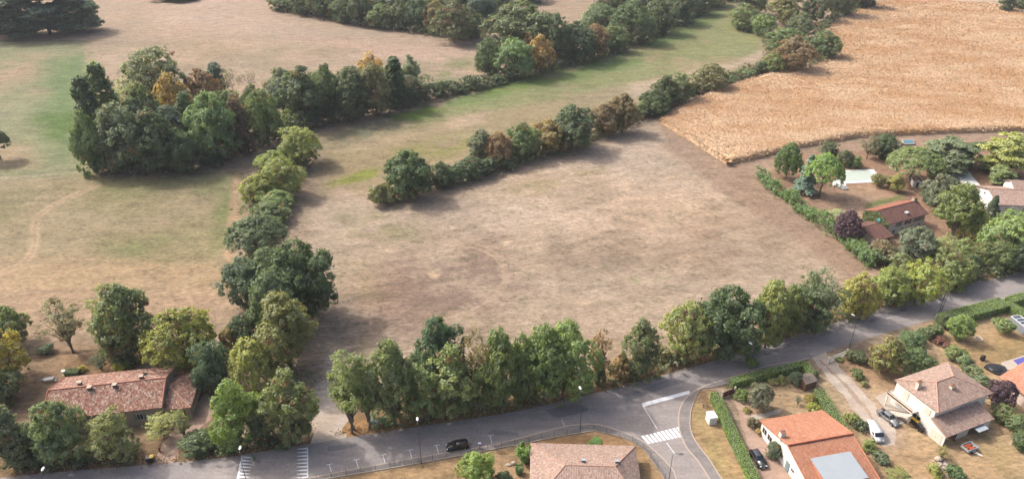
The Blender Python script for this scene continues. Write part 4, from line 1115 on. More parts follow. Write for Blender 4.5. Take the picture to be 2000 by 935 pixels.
T_LOWER = [
 (1722,728,654,66,'tall1',(.130,.128,.042),.25,'garden_tree','olive-yellow garden tree right of the white gate'),
 (1780,734,676,72,'round0',(.062,.094,.034),.0,'garden_tree','bright green round tree behind the white house roof'),
 (1774,686,644,58,'round2',(.070,.098,.046),.0,'garden_tree','mid-green tree behind the bright green round tree'),
 (1872,664,612,56,'round3',(.090,.130,.044),.0,'garden_tree','light green tree at the inner end of the long clipped hedge'),
 (1842,644,610,34,'edge0',DK,.0,'shrub','dark bush at the start of the long clipped hedge'),
 (1822,660,630,34,'shrub0',MD,.0,'shrub','green bush left of the rusty bush'),
 (1806,664,636,34,'shrub1',(.080,.100,.045),.0,'shrub','olive bush two bushes left of the rusty bush'),
 (1792,676,650,30,'shrub2',MD,.03,'shrub','round bush above the mid-green tree'),
 (1830,674,654,30,'shrub0',(.110,.045,.032),.2,'shrub','rusty red bush beside the garden steps'),
 (1844,680,664,24,'shrub1',(.105,.050,.036),.2,'shrub','smaller rusty bush right of the rusty red one'),
 (1862,708,674,44,'shrub2',(.085,.105,.044),.03,'shrub','rounded light green shrub above the white house ridge'),
 (1880,726,694,38,'shrub0',MD,.02,'shrub','green shrub second along the boundary above the white roof'),
 (1896,742,712,40,'shrub1',(.085,.098,.046),.05,'shrub','olive shrub third along the boundary above the white roof'),
 (1912,758,730,38,'shrub2',(.080,.100,.050),.05,'shrub','shrub last along the boundary above the white roof'),
 (1946,794,740,56,'round1',PU,.0,'plum_tree','dark purple tree right of the white house'),
 (1952,830,788,46,'edge1',(.088,.100,.040),.06,'shrub','olive bush below the purple tree'),
 (1976,852,806,46,'edge2',(.074,.094,.044),.03,'shrub','green bush along the right boundary below the olive bush'),
 (1990,884,838,44,'edge0',DK,.0,'shrub','dark bush along the right boundary near the corner'),
 (1955,656,620,42,'shrub1',(.080,.105,.044),.0,'shrub','single green bush alone on the dry lawn'),
 (1660,710,682,34,'shrub0',(.075,.088,.040),.05,'shrub','olive bush just right of the white gate'),
 (1677,714,684,36,'shrub1',(.062,.080,.040),.08,'shrub','darker bush right of the olive gate bush'),
 (1636,706,694,18,'shrub2',(.105,.130,.044),.0,'shrub','small light bush at the foot of the white gate'),
 (1671,742,718,28,'shrub2',MD,.05,'shrub','small green bush on the bank beside the drive'),
 (1686,756,742,18,'shrub0',(.110,.120,.046),.1,'shrub','tiny pale bush on the bank beside the drive'),
 (1660,832,804,30,'shrub1',(.110,.128,.044),.05,'shrub','yellowish shrub between hedge and white van'),
 (1676,842,816,30,'shrub2',(.066,.084,.044),.0,'shrub','grey-green shrub touching the white van'),
 (1694,882,856,34,'shrub0',YG,.05,'shrub','yellow-green low shrub in front of the white van'),
 (1716,906,880,34,'shrub1',(.066,.085,.050),.0,'shrub','dark green shrub below the yellow-green low shrub'),
 (1750,940,912,48,'shrub2',(.120,.122,.046),.10,'shrub','yellowish shrub at the bottom edge by the tile house'),
 (1820,932,904,36,'shrub0',(.125,.130,.040),.08,'shrub','yellow-green bush left of the rubbish heap'),
 (1858,936,906,38,'shrub1',(.060,.090,.036),.0,'shrub','green bush right of the rubbish heap'),
 (1838,894,868,34,'airy0',(.130,.120,.050),.2,'shrub','thin dry bush at the porch corner'),
 (1480,798,746,48,'round1',(.100,.108,.072),.0,'olive_tree','silvery olive tree in the garden beside the brown gate'),
 (1447,786,758,30,'shrub0',(.085,.125,.034),.0,'shrub','bright green round bush inside the brown gate'),
 (1467,722,696,30,'shrub1',(.085,.125,.034),.0,'shrub','light green sprout growing out of the roadside hedge'),
 (1550,756,724,28,'edge1',(.070,.088,.050),.0,'shrub','upright grey-green bush left of the wooden shed'),
 (1508,752,736,24,'shrub2',(.100,.110,.045),.1,'shrub','mixed low bush below the roadside hedge'),
 (1525,750,732,22,'shrub0',(.120,.125,.042),.1,'shrub','yellowish low bush below the roadside hedge'),
 (1579,792,768,28,'shrub1',(.140,.130,.036),.15,'shrub','golden bush behind the orange roof corner'),
 (1586,806,784,28,'shrub2',(.150,.165,.034),.0,'shrub','lime green bush touching the orange roof corner'),
 (1557,790,772,16,'airy0',(.085,.100,.062),.0,'shrub','small standard bush on the dry garden lawn'),
 (1468,838,812,32,'shrub0',(.100,.086,.050),.2,'shrub','brownish bush at the corner of the orange roof house'),
 (1481,850,836,18,'shrub1',(.190,.140,.040),.2,'shrub','yellow flowering low bush by the orange roof house'),
 (1457,806,794,18,'shrub2',(.150,.140,.050),.2,'shrub','low yellow bush beside the pink gravel drive'),
 (1508,900,862,34,'edge2',(.060,.080,.048),.08,'oleander_bush','dark oleander between the grey car and the white wall'),
 (1588,742,720,22,'shrub0',(.075,.080,.046),.05,'shrub','dull bush where the drive meets the clipped hedge'),
 (932,950,878,86,'round0',(.105,.150,.038),.0,'broadleaf_tree','bright green leafy tree at the bottom edge below the fence'),
 (1022,906,868,30,'spirea',(.080,.125,.030),.0,'reed_plant','tall green reed plant beside the hipped roof'),
 (1013,892,874,12,'shrub1',(.22,.16,.04),.0,'shrub','small yellow bush left of the reed plant'),
 (1014,928,906,18,'spirea',(.060,.090,.034),.0,'reed_plant','smaller reed plant by the white terrace'),
 (985,945,920,36,'shrub2',DG,.0,'shrub','low dark bush at the bottom edge beside the leafy tree'),
 (1163,870,856,34,'shrub0',(.060,.110,.026),.0,'shrub','green dome bush behind the hipped roof'),
]
for rows, grp in ((T_TOPLEFT,'trees of the upper left meadow'),(T_FOREST,'trees along the top woodland edge'),(T_CLUMP,'trees of the meadow wood'),(T_CLUMP2,'trees of the second clump'),
                  (T_UPRIGHT,'trees beside the maize'),(T_HEDGE,'trees and bushes of the field hedgerow'),(T_MID,'trees around the farmhouse'),(T_ROAD,'roadside trees'),
                  (T_GARDEN,'trees of the upper gardens'),(T_LOWER,'trees and shrubs of the lower gardens')):
    for r_ in rows: plant(r_, grp)
for rows, lab, grp in ((T_FOREST_BACK,'dark tree deep in the woodland at the top edge','trees deep in the top woodland'),
                       (T_CLUMP_BACK,'dark tree hidden inside the meadow wood','trees inside the meadow wood'),
                       (T_CLUMP2_BACK,'dark tree deep in the wood above the second clump','trees deep in the second wood')):
    for i, r_ in enumerate(rows):
        plant(r_ + ((DK, BL, MD)[i % 3], .04, 'broadleaf_tree', lab), grp)
# ------------------------------------------------------------------ undergrowth along the belts of trees, dry grass on the verges
def belt(name, line, wpx, hgt, per_m, cols, label, size=.34, seed=3, world=False):
    """brambles and saplings between the trunks: low leafy mounds along a line on the ground"""
    rg = np.random.default_rng(seed)
    p = smooth_line(UP(line), 8); cc = []; cr = []
    for (x0,y0),(x1,y1) in zip(p[:-1], p[1:]):
        L = math.hypot(x1-x0, y1-y0); s = (x0+x1)/2; 
        k = rg.poisson(L*per_m)
        t = rg.random((k,1)); o = rg.normal(size=(k,1))*wpx*.4
        q = np.array([[x0,y0]])*(1-t)+np.array([[x1,y1]])*t + np.array([[-(y1-y0)/max(L,1e-6),(x1-x0)/max(L,1e-6)]])*o
        hh = hgt*np.clip(.35+1.3*vnoise(q[:,0]/5+seed, q[:,1]/5), .2, 1.6)
        z = hh*rg.random(k)**.7
        cc.append(np.stack([q[:,0], q[:,1], z+.15], 1)); cr.append(np.full(k, .75)*(.6+.6*rg.random(k)))
    cc, cr = np.concatenate(cc), np.concatenate(cr)
    cn = unit(rg.normal(size=cc.shape)*.6+np.array([0,0,.9]))
    C, Nn, tone = clumps_to_leaves(cc, cn, cr, 20, rg, .8)
    C[:,2] = np.maximum(C[:,2], .06)
    o = link(name, leaves_mesh(name, C, Nn, size, tone, 1.5, rg)); o.color = tuple(v*LEAF_GAIN for v in cols[:3])+(cols[3],)
    return tag(o, label, kind='stuff')
belt('undergrowth', [(745,402),(800,380),(880,360),(960,338),(1060,300),(1160,270),(1260,226),(1320,196),(1390,172),(1450,152),(1500,138)], 4.5, 3.6, 9.0, (.052,.066,.032,.06), 'brambles at the foot of the field hedgerow', seed=3)
belt('undergrowth', [(588,318),(548,372),(510,400),(532,440),(510,505),(520,570),(570,615)], 7.0, 5.0, 12.0, (.060,.076,.034,.05), 'brambles under the middle hedgerow', seed=4)
belt('undergrowth', [(535,20),(640,36),(740,55),(830,66),(890,78),(930,70),(940,42),(1000,15)], 7.0, 5.5, 7.0, (.050,.064,.034,.06), 'scrub along the top woodland edge', .42, 5)
belt('undergrowth', [(190,338),(300,335),(400,330),(450,305),(520,285),(590,255),(660,238),(740,224),(820,200),(870,186),(940,172),(1010,150),(1090,132),(1200,100),(1290,66),(1380,18)], 6.0, 5.0, 11.0, (.046,.060,.032,.05), 'scrub along the edge of the meadow wood and second clump', .40, 6)
belt('undergrowth', [(1445,58),(1490,72),(1510,110),(1500,142),(1550,136),(1610,118),(1600,70),(1640,36),(1690,14)], 5.0, 4.0, 6.0, (.056,.068,.034,.10), 'scrub at the foot of the wood beside the maize', .40, 7)
belt('undergrowth', [(728,830),(800,815),(900,800),(1000,785),(1100,768),(1150,755)], 3.2, 3.4, 8.0, (.060,.082,.034,.08), 'brambles under the roadside trees', .30, 8)
belt('undergrowth', [(1185,748),(1240,735),(1300,715),(1400,692),(1500,665),(1600,636),(1700,604),(1800,578),(1890,548),(1990,518)], 3.4, 2.8, 6.0, (.072,.082,.036,.20), 'mixed brambles and dry scrub along the road', .30, 9)
belt('undergrowth', [(20,905),(120,898),(220,888),(270,882)], 3.6, 2.8, 8.0, (.050,.066,.034,.05), 'scrub under the roadside trees before the farmhouse', .30, 10)
belt('undergrowth', [(385,885),(450,880),(520,870),(585,860)], 3.0, 2.6, 8.0, (.050,.070,.032,.05), 'scrub under the trees above the speed hump', .30, 11)
belt('undergrowth', [(480,690),(520,720),(560,740),(580,800)], 6.0, 3.5, 6.0, (.062,.078,.034,.08), 'scrub between the trees beside the gravel track', .32, 12)
belt('undergrowth', [(1710,520),(1780,515),(1850,515),(1930,525),(1990,515)], 6.0, 3.0, 6.0, (.070,.090,.038,.06), 'shrubbery behind the roadside row at the upper gardens', .32, 13)
belt('garden_hedge', [(1480,348),(1510,372),(1550,402),(1600,440),(1640,468),(1680,505),(1705,525)], 2.6, 3.2, 16.0, (.062,.098,.034,.01), 'loose green hedge between the mown field and the gardens', .28, 14)
h_ = [o for o in sc.objects if o.name == 'garden_hedge'][0]; h_['kind'] = 'thing'; h_['category'] = 'hedge'
h_['label'] = 'loose green hedge between the mown field and the upper gardens'
def dry_grass(name, lines, width, per_m, hgt, label, col, seed):
    rg = np.random.default_rng(seed); pts = []
    for line in lines:
        p = smooth_line(UP(line), 6)
        for (x0,y0),(x1,y1) in zip(p[:-1], p[1:]):
            L = math.hypot(x1-x0, y1-y0); k = rg.poisson(L*per_m); t = rg.random(k); o = rg.normal(size=k)*width*.5
            pts.append(np.stack([x0+(x1-x0)*t-(y1-y0)/max(L,1e-6)*o, y0+(y1-y0)*t+(x1-x0)/max(L,1e-6)*o, np.full(k, .1)], 1))
    C = np.concatenate(pts); k = len(C)
    C[:,2] = hgt*.4*rg.random(k)+.04
    tone = rg.random((k,3))
    Nn = unit(rg.normal(size=(k,3))*np.array([1,1,.3]))
    o = link(name, leaves_mesh(name, C, Nn, .22, tone, 2.2, rg, .3)); o.color = col+(.25,)
    return tag(o, label, kind='stuff')
dry_grass('dry_grass', [[(655,852),(690,835),(720,842)],[(720,845),(820,826),(1000,797),(1100,776),(1180,757)],[(1190,756),(1340,712),(1500,665),(1700,598),(1900,546)],[(20,922),(240,902),(420,888),(590,862)],
   [(1180,735),(1290,705)]], 1.5, 16, .6, 'dry straw-coloured grass along the road verge', (.30,.20,.105), 21)

# ------------------------------------------------------------------ the ripe maize: a ragged canopy of dry leaves standing 2 m high
corn_px = [(1290,240),(1420,322),(1500,304),(1550,291),(1671,269),(1761,264),(1882,259),(2000,256),(2300,250),(2500,60),(2150,15),(2000,26),(1927,11),(1800,4),(1716,9),(1660,26),(1612,62),(1640,112),(1575,138),(1500,150),(1400,182),(1340,208)]
corn = UP(corn_px)
def maize():
    rg = np.random.default_rng(5)
    m, n, b = nodes('dry_maize')
    at = N(n, 'ShaderNodeAttribute', attribute_name='tone')
    f = noise(n, .045, 6, .68, (.6,1.3,1), 'Position', R(-20)); f2 = noise(n, .5, 5, .7, None, 'Position')
    c = mix(n, alb(232,188,146), alb(250,216,182), ramp(n, f, .40, .60))
    c = mix(n, c, ramp(n, f2, .3, .7, (.92,.91,.89), (1.08,1.08,1.08)), 1.0, 'MULTIPLY')
    c = mix(n, c, at.outputs['Color'], 1.0, 'MULTIPLY')
    n.links.new(c, b.inputs['Base Color']); b.inputs['Roughness'].default_value = .9; b.inputs['Specular IOR Level'].default_value = .1
    ml = m.copy(); ml.name = 'dry_maize_leaf'; nl = ml.node_tree      # the thin leaves let light through
    bl_ = nl.nodes['Principled BSDF']; csrc = bl_.inputs['Base Color'].links[0].from_socket
    tr_ = N(nl, 'ShaderNodeBsdfTranslucent'); nl.links.new(csrc, tr_.inputs[0]); ms = N(nl, 'ShaderNodeMixShader'); ms.inputs[0].default_value = .25
    nl.links.new(bl_.outputs[0], ms.inputs[1]); nl.links.new(tr_.outputs[0], ms.inputs[2]); nl.links.new(ms.outputs[0], nl.nodes['Material Output'].inputs[0])
    ys = [p[1] for p in corn]; xs = [p[0] for p in corn]
    # leaf faces, more of them near the camera
    P = []
    for (y0, y1, dens, size) in ((225,300,12,.28),(300,380,8,.36),(380,470,5,.46),(470,560,2.6,.65)):
        k = int((max(xs)-min(xs))*(y1-y0)*dens)
        x = rg.uniform(min(xs), max(xs), k); y = rg.uniform(y0, y1, k)
        ok = np.abs(x) < .80*y*1.02
        x, y = x[ok], y[ok]
        ok = sdist(x, y, corn)+1.4*fbm(x/3, y/3) < 0
        x, y = x[ok], y[ok]
        z = 1.95+.9*fbm(x/14, y/9, 4)+rg.normal(size=len(x))*.09
        P.append((np.stack([x,y,z],1), np.full(len(x), size)))
    pr = smooth_line(corn, 1)                         # the outer rows, stalks seen from the side
    for (x0,y0),(x1,y1) in zip(pr, pr[1:]+pr[:1]):
        L = math.hypot(x1-x0, y1-y0); k = int(L*9)
        if y0 > 420 or L > 180: continue
        t = rg.random(k)
        P.append((np.stack([x0+(x1-x0)*t+rg.normal(size=k)*.5, y0+(y1-y0)*t+rg.normal(size=k)*.5, 2.1*rg.random(k)**.6],1), np.full(k,.42)))
    C = np.concatenate([p[0] for p in P]); S = np.concatenate([p[1] for p in P]); k = len(C)
    Nn = unit(rg.normal(size=(k,3))*.34+np.array([-.1,0.0,.9]))
    v = (.90+.22*rg.random(k))[:,None]; tone = np.concatenate([v, v*(.96+.06*rg.random((k,1))), v*(.88+.2*rg.random((k,1)))],1)
    me = leaves_mesh('maize_field', C, Nn, S, tone, 1.7, rg, .3)
    me.materials.clear(); me.materials.append(ml)
    o = link('maize_field', me); tag(o, 'ripe golden maize standing in the field', kind='stuff')
    # the mass of stalks and leaves below
    step = 1.5; gxs = np.arange(min(xs), 620, step); gys = np.arange(min(ys), max(ys)+step, step)
    XX, YY = np.meshgrid(gxs, gys); sd_ = sdist(XX.ravel(), YY.ravel(), corn)
    Z = 1.86+.9*fbm(XX.ravel()/14, YY.ravel()/9, 4); Z = np.where(sd_ > -.9, np.minimum(Z, 1.2), Z)
    nx, ny = len(gxs), len(gys); q = np.arange((ny-1)*nx).reshape(ny-1, nx)[:, :-1].ravel()
    F = np.stack([q, q+1, q+nx+1, q+nx], 1); keep = (sd_[F] < -.6).all(1); F = F[keep]
    me2 = np_mesh('maize_mass', np.stack([XX.ravel(), YY.ravel(), Z], 1), F, m)
    ca = me2.color_attributes.new('tone', 'FLOAT_COLOR', 'POINT'); ca.data.foreach_set('color', np.tile(np.array([1.0,.98,.95,1.0], np.float32), len(Z)))
    sk = []; q = smooth_line(corn, 1)
    for (x0,y0),(x1,y1) in zip(q, q[1:]+q[:1]):
        L = math.hypot(x1-x0, y1-y0); m_ = max(1, int(L/1.2))
        if y0 > 520: continue
        sk += [(x0+(x1-x0)*i/m_, y0+(y1-y0)*i/m_, -(y1-y0)/L, (x1-x0)/L) for i in range(m_+1)]
    sk = np.array(sk); pr_ = sdist(sk[:,0]+sk[:,2], sk[:,1]+sk[:,3], corn); sg = np.where(pr_ < 0, 1, -1)
    jit = .5*fbm(sk[:,0]/1.5, sk[:,1]/1.5, 3); rings = []
    for o_, z_ in ((.0, -.05), (.30, 1.0), (.9, 1.75), (2.4, 1.9)):
        rings.append(np.stack([sk[:,0]+sk[:,2]*sg*(o_+jit), sk[:,1]+sk[:,3]*sg*(o_+jit), np.full(len(sk), z_)+(.3*fbm(sk[:,0]/2, sk[:,1]/2, 3) if z_ > .5 else 0)], 1))
    m_ = len(sk); VV = np.concatenate(rings); FF = []
    for r0 in range(3):
        i = np.arange(m_-1); FF.append(np.stack([r0*m_+i, r0*m_+i+1, (r0+1)*m_+i+1, (r0+1)*m_+i], 1))
    FF = np.concatenate(FF); far_ = np.linalg.norm(VV[FF[:,0]]-VV[FF[:,1]], axis=1) < 6
    me3 = np_mesh('maize_margin', VV, FF[far_], m)
    ca = me3.color_attributes.new('tone', 'FLOAT_COLOR', 'POINT'); ca.data.foreach_set('color', np.tile(np.array([1.,.98,.95,1.0], np.float32), len(VV)))
    tag(link('maize_field', me3), 'outer rows of the ripe maize', kind='stuff')
    tag(link('maize_field', me2), 'dense stalks of the ripe maize', kind='stuff')
maize()
# ------------------------------------------------------------------ buildings
def tile_material(name, cols, pitch=.26, row=.34, moss=.25, stripe=.55):
    """roman tiles: rows and columns follow the roof's UV (in metres), each tile its own tint, lichen in patches"""
    m, n, b = nodes(name)
    uv = N(n, 'ShaderNodeUVMap', uv_map='UVMap'); sep = N(n, 'ShaderNodeSeparateXYZ'); n.links.new(uv.outputs[0], sep.inputs[0])
    def math_(op, a, v):
        x = N(n, 'ShaderNodeMath', operation=op); n.links.new(a, x.inputs[0])
        if hasattr(v, 'is_linked'): n.links.new(v, x.inputs[1])
        elif v is not None: x.inputs[1].default_value = v
        return x.outputs[0]
    u, v = math_('DIVIDE', sep.outputs[0], pitch), math_('DIVIDE', sep.outputs[1], row)
    cb = N(n, 'ShaderNodeCombineXYZ'); n.links.new(math_('FLOOR', u, None), cb.inputs[0]); n.links.new(math_('FLOOR', v, None), cb.inputs[1])
    wn = N(n, 'ShaderNodeTexWhiteNoise', noise_dimensions='2D'); n.links.new(cb.outputs[0], wn.inputs['Vector'])
    r = N(n, 'ShaderNodeValToRGB'); r.color_ramp.interpolation = 'LINEAR'
    el = r.color_ramp.elements; el[0].position = 0; el[1].position = 1
    for i, c in enumerate(cols):
        e = el[0] if i == 0 else (el[len(el)-1] if i == len(cols)-1 else el.new(i/(len(cols)-1)))
        e.color = tuple(c)+(1,)
    n.links.new(wn.outputs['Value'], r.inputs[0])
    f = noise(n, .45, 6, .7, None, 'Position'); g = noise(n, 5, 4, .7, None, 'Position')
    c = mix(n, r.outputs[0], tuple(k*.55 for k in (cols[0][0], cols[0][1]*1.05, cols[0][2]*1.05)), ramp(n, f, .52, .80, (0,0,0), (moss*2,)*3))
    c = mix(n, c, ramp(n, g, .25, .75, (.82,.82,.82), (1.16,1.16,1.16)), 1.0, 'MULTIPLY')
    fu = math_('FRACT', u, None); tri = math_('ABSOLUTE', math_('SUBTRACT', fu, .5), None)
    h = math_('POWER', math_('MULTIPLY', math_('SUBTRACT', tri, .5), -2.0), .5)      # barrel profile, deep channel between the tiles
    fv = math_('FRACT', v, None)
    hh = math_('ADD', h, math_('MULTIPLY', fv, .35))
    channel_tone = N(n, 'ShaderNodeMapRange'); channel_tone.inputs['From Max'].default_value = .55; channel_tone.inputs['To Min'].default_value = 1-stripe; n.links.new(h, channel_tone.inputs['Value'])
    cc = N(n, 'ShaderNodeCombineColor')
    for i in range(3): n.links.new(channel_tone.outputs[0], cc.inputs[i])
    c = mix(n, c, cc.outputs[0], 1.0, 'MULTIPLY')      # darker in the channels between the tiles
    n.links.new(c, b.inputs['Base Color']); b.inputs['Roughness'].default_value = .9; b.inputs['Specular IOR Level'].default_value = .2
    bp = N(n, 'ShaderNodeBump'); bp.inputs['Strength'].default_value = .8; bp.inputs['Distance'].default_value = .10
    n.links.new(hh, bp.inputs['Height']); n.links.new(bp.outputs[0], b.inputs['Normal'])
    return m
T_OLD = tile_material('old_mixed_roman_tiles', [alb(140,96,84), alb(186,132,114), alb(204,158,138), alb(168,112,96), alb(232,206,188), alb(152,118,108)], .30, .38, .2, .3)
T_PALE = tile_material('pale_pink_roman_tiles', [alb(190,154,140), alb(216,184,168), alb(200,162,146), alb(226,200,184), alb(180,150,138)], .28, .36, .3, .35)
T_ORANGE = tile_material('bright_orange_tiles', [alb(208,138,108), alb(226,160,130), alb(214,148,118), alb(232,172,144)], .30, .38, .22, .35)
T_DARK = tile_material('brown_red_tiles', [alb(124,90,84), alb(146,106,98), alb(160,116,104), alb(136,100,94)], .28, .34, .3, .3)
M_STONE = plain('old_stone_render', albw(196,178,160), .95, 0, .28, 1.2)
M_WHITE = plain('white_wall_render', albw(250,244,238), .9, 0, .07, .6)
M_CREAM = plain('cream_wall_render', albw(240,226,210), .9, 0, .09, .6)
M_PINKW = plain('pale_pink_render', albw(246,222,206), .9, 0, .07, .6)
M_GLASS = plain('dark_window_glass', (.02,.025,.03), .12, 0, .1, 1, .6)
M_FRAME = plain('white_window_frame', albw(244,242,240), .6, 0, .05)
M_SHUT = plain('grey_blue_shutter', alb(150,168,172), .7, 0, .1)
M_BRICK = plain('weathered_brick', alb(176,132,110), .95, 0, .3, 3)
M_WOOD = plain('weathered_brown_wood', alb(126,92,72), .85, 0, .3, 2.5)
M_RED = plain('dark_red_paint', alb(132,40,38), .6, 0, .2)
M_GREYM = plain('grey_sheet_metal', alb(190,196,204), .45, .0, .12, .7)
M_RIDGE = plain('pale_ridge_tile', alb(214,168,146), .9, 0, .25, 3)
M_DKMET = plain('dark_green_metal', (.02,.028,.026), .5, .0, .2)
M_STEEL = plain('galvanised_steel', (.16,.165,.17), .5, .3, .2)
M_WPAINT = plain('white_metal_paint', albw(250,250,250), .4, 0, .05)
M_BLACK = plain('black_plastic', (.012,.013,.015), .5, 0, .2)
M_YEL = plain('yellow_plastic_lid', alb(240,190,40), .5, 0, .1)
M_POOLW = plain('pale_pool_cover', alb(232,238,234), .5, 0, .06, .4)
M_DECK = plain('white_stone_paving', alb(250,246,242), .8, 0, .06, .5)
def roof_mesh(name, planes, mat, parent, thick=.14):
    """planes: list of (corner list, eave direction); a slab per slope, UV in metres along and up the slope"""
    V, F, UVs = [], [], []
    for pts, ud in planes:
        P = [Vector(p) for p in pts]
        nrm = (P[1]-P[0]).cross(P[2]-P[0]).normalized()
        if nrm.z < 0: P = P[::-1]; nrm = -nrm
        u = Vector((ud[0], ud[1], 0)).normalized(); v = nrm.cross(u).normalized()
        k = len(V); m_ = len(P)
        V += [tuple(p) for p in P] + [tuple(p-Vector((0,0,thick))) for p in P]
        fs = [tuple(range(k, k+m_)), tuple(range(k+m_, k+2*m_))[::-1]] + [(k+(i+1)%m_, k+i, k+m_+i, k+m_+(i+1)%m_) for i in range(m_)]
        for f in fs:
            F.append(f); UVs.append([(Vector(V[i]).dot(u), Vector(V[i]).dot(v)) for i in f])
    me = bpy.data.meshes.new(name); me.from_pydata(V, [], F); me.update()
    ul = me.uv_layers.new(name='UVMap'); i = 0
    for f in UVs:
        for q in f: ul.data[i].uv = q; i += 1
    me.materials.append(mat)
    o = link(name, me, parent); return o
def ridge_caps(name, lines, parent, r=.13, mat=None):
    for a, b_ in lines: MB().tube([a, b_], r, 6).build(name, mat or M_RIDGE, parent)
def wall_box(parent, x0, x1, y0, y1, z1, mat, z0=-.2, name='wall'):
    return MB().box(x0, x1, y0, y1, z0, z1).build(name, mat, parent)
def gable_wall(parent, x0, x1, ys, zs, mat, name='wall'):
    """walls of a gabled volume: profile ys/zs (eave, ridge, eave) extruded along x"""
    pts = [(ys[0], -.2), (ys[2], -.2), (ys[2], zs[2]), (ys[1], zs[1]), (ys[0], zs[0])]
    mb = MB(); vs = [(x0, y, z) for y, z in pts] + [(x1, y, z) for y, z in pts]
    mb.add(vs, [(0,1,2,3,4), (9,8,7,6,5)] + [(i, 5+i, 5+(i+1)%5, (i+1)%5) for i in range(5)])
    return mb.build(name, mat, parent)
def window(parent, c, w_, h_, face, name='window', shutters=None, frame=None, label=None):
    """window in a wall: face '-y','+y','-x','+x'; c = centre on the wall surface"""
    mb = MB(); fr = MB(); sh = MB()
    def bx(m_, a0, a1, z0, z1, d0, d1):
        s = -1 if face[0] == '-' else 1
        if face[1] == 'y': m_.box(c[0]+a0, c[0]+a1, *sorted((c[1]+s*d0, c[1]+s*d1)), c[2]+z0, c[2]+z1)
        else: m_.box(*sorted((c[0]+s*d0, c[0]+s*d1)), c[1]+a0, c[1]+a1, c[2]+z0, c[2]+z1)
    bx(mb, -w_/2, w_/2, -h_/2, h_/2, -.02, .012)
    o = mb.build(name, M_GLASS, parent)
    t = .07
    for a0, a1, z0, z1 in ((-w_/2-t, -w_/2, -h_/2-t, h_/2+t), (w_/2, w_/2+t, -h_/2-t, h_/2+t), (-w_/2, w_/2, h_/2, h_/2+t), (-w_/2, w_/2, -h_/2-t, -h_/2), (-.03, .03, -h_/2, h_/2)):
        bx(fr, a0, a1, z0, z1, -.01, .045)
    fr.build('frame', frame or M_FRAME, o)
    if shutters:
        for s in (-1, 1):
            sh = MB(); a = s*(w_/2+t+w_*.27)
            bx(sh, a-w_*.25, a+w_*.25, -h_/2-.05, h_/2+.05, .005, .06); sh.build('shutter', shutters, o)
    if label: o['label'] = label
    return o
def chimney(parent, x, y, z0, z1, w_=.8, d_=.6, mat=None, cap=True):
    o = MB().box(x-w_/2, x+w_/2, y-d_/2, y+d_/2, z0, z1).build('chimney', mat or M_CREAM, parent)
    if cap:
        m_ = MB(); m_.box(x-w_/2-.08, x+w_/2+.08, y-d_/2-.08, y+d_/2+.08, z1, z1+.10)
        for sx in (-.22, .22): m_.tube([(x+sx, y, z1+.10), (x+sx, y, z1+.42)], .11, 8)
        m_.build('chimney_pot', M_BRICK, o)
    return o
def local(root, px, py, z):
    """photo pixel at height z -> the building's own axes"""
    x, y = U(px, py, z); a = root.rotation_euler.z; dx, dy = x-root.location.x, y-root.location.y
    return dx*math.cos(a)+dy*math.sin(a), -dx*math.sin(a)+dy*math.cos(a)

# the farmhouse
fh = empty('farmhouse', (-88.1, 103.5, 0), R(10), 'long farmhouse with old mottled terracotta roof behind roadside trees', 'house')
L_ = 21.0; YF, YN, ZE, ZR = 6.9, -5.7, 4.0, 6.5
gable_wall(fh, .25, L_-.15, (YN+.35, 0, YF-.35), (ZE-.02, ZR-.22, ZE-.02), M_STONE)
roof_mesh('roof', [([(-.2,YN,ZE),(L_,YN,ZE),(L_,0,ZR),(-.2,0,ZR)], (1,0)), ([(-.2,YF,ZE),(-.2,0,ZR),(L_,0,ZR),(L_,YF,ZE)], (1,0))], T_OLD, fh)
ridge_caps('ridge', [((-.25,0,ZR+.03),(L_+.05,0,ZR+.03)), ((L_,YN,ZE+.03),(L_,0,ZR+.03)), ((L_,YF,ZE+.03),(L_,0,ZR+.03)), ((-.2,YN,ZE+.03),(-.2,0,ZR+.03)), ((-.2,YF,ZE+.03),(-.2,0,ZR+.03))], fh, .11, plain('red_ridge_tile', alb(198,128,104), .9, 0, .25, 3))
for x, y in ((4.9,1.4),(7.4,-.7),(11.9,-.7),(16.2,1.1)):
    zz = ZR-abs(y)*(.44 if y < 0 else .36)
    c = chimney(fh, x, y, zz-.4, zz+.62, .62, .62, plain('sooty_chimney', alb(128,116,112), .9, 0, .25), False)
    MB().box(x-.42, x+.42, y-.42, y+.42, zz+.62, zz+.72).build('chimney_cap', M_STONE, c)
MB().box(15.7, 16.5, 2.6, 3.4, ZR-1.05, ZR-.86).build('skylight', M_GLASS, fh)
XE = 26.0
MB().prism([(L_,-4.9),(XE-.4,-5.1),(XE-.4,4.7),(L_,4.7)], -.2, 3.0).build('annex_wall', M_STONE, fh)
ap = (L_+.3, -.4, 4.9); q0, q1, q2, q3 = (L_-.02,-5.3,3.0), (XE,-5.5,3.0), (XE,5.1,3.0), (L_-.02,5.1,3.0)
roof_mesh('annex_roof', [([q0,q1,ap],(1,0)), ([q1,q2,ap],(0,1)), ([q2,q3,ap],(-1,0))], T_OLD, fh)
ridge_caps('annex_ridge', [(q1,ap),(q2,ap)], fh, .10)
for x in (2.6, 6.0, 9.4, 13.0, 16.6):
    window(fh, (x, YN+.35, 2.1), 1.0, 1.35, '-y', shutters=M_SHUT)
MB().box(18.4, 19.5, YN+.30, YN+.33, -.1, 2.2).build('door', M_WOOD, fh)
dr = MB().box(22.3, 24.6, -5.13, -5.02, -.1, 2.3).build('door', M_RED, fh); dr['label'] = 'dark red door'
MB().box(24.25, 24.32, -5.19, -5.13, 1.0, 1.1).build('handle', M_STEEL, dr)
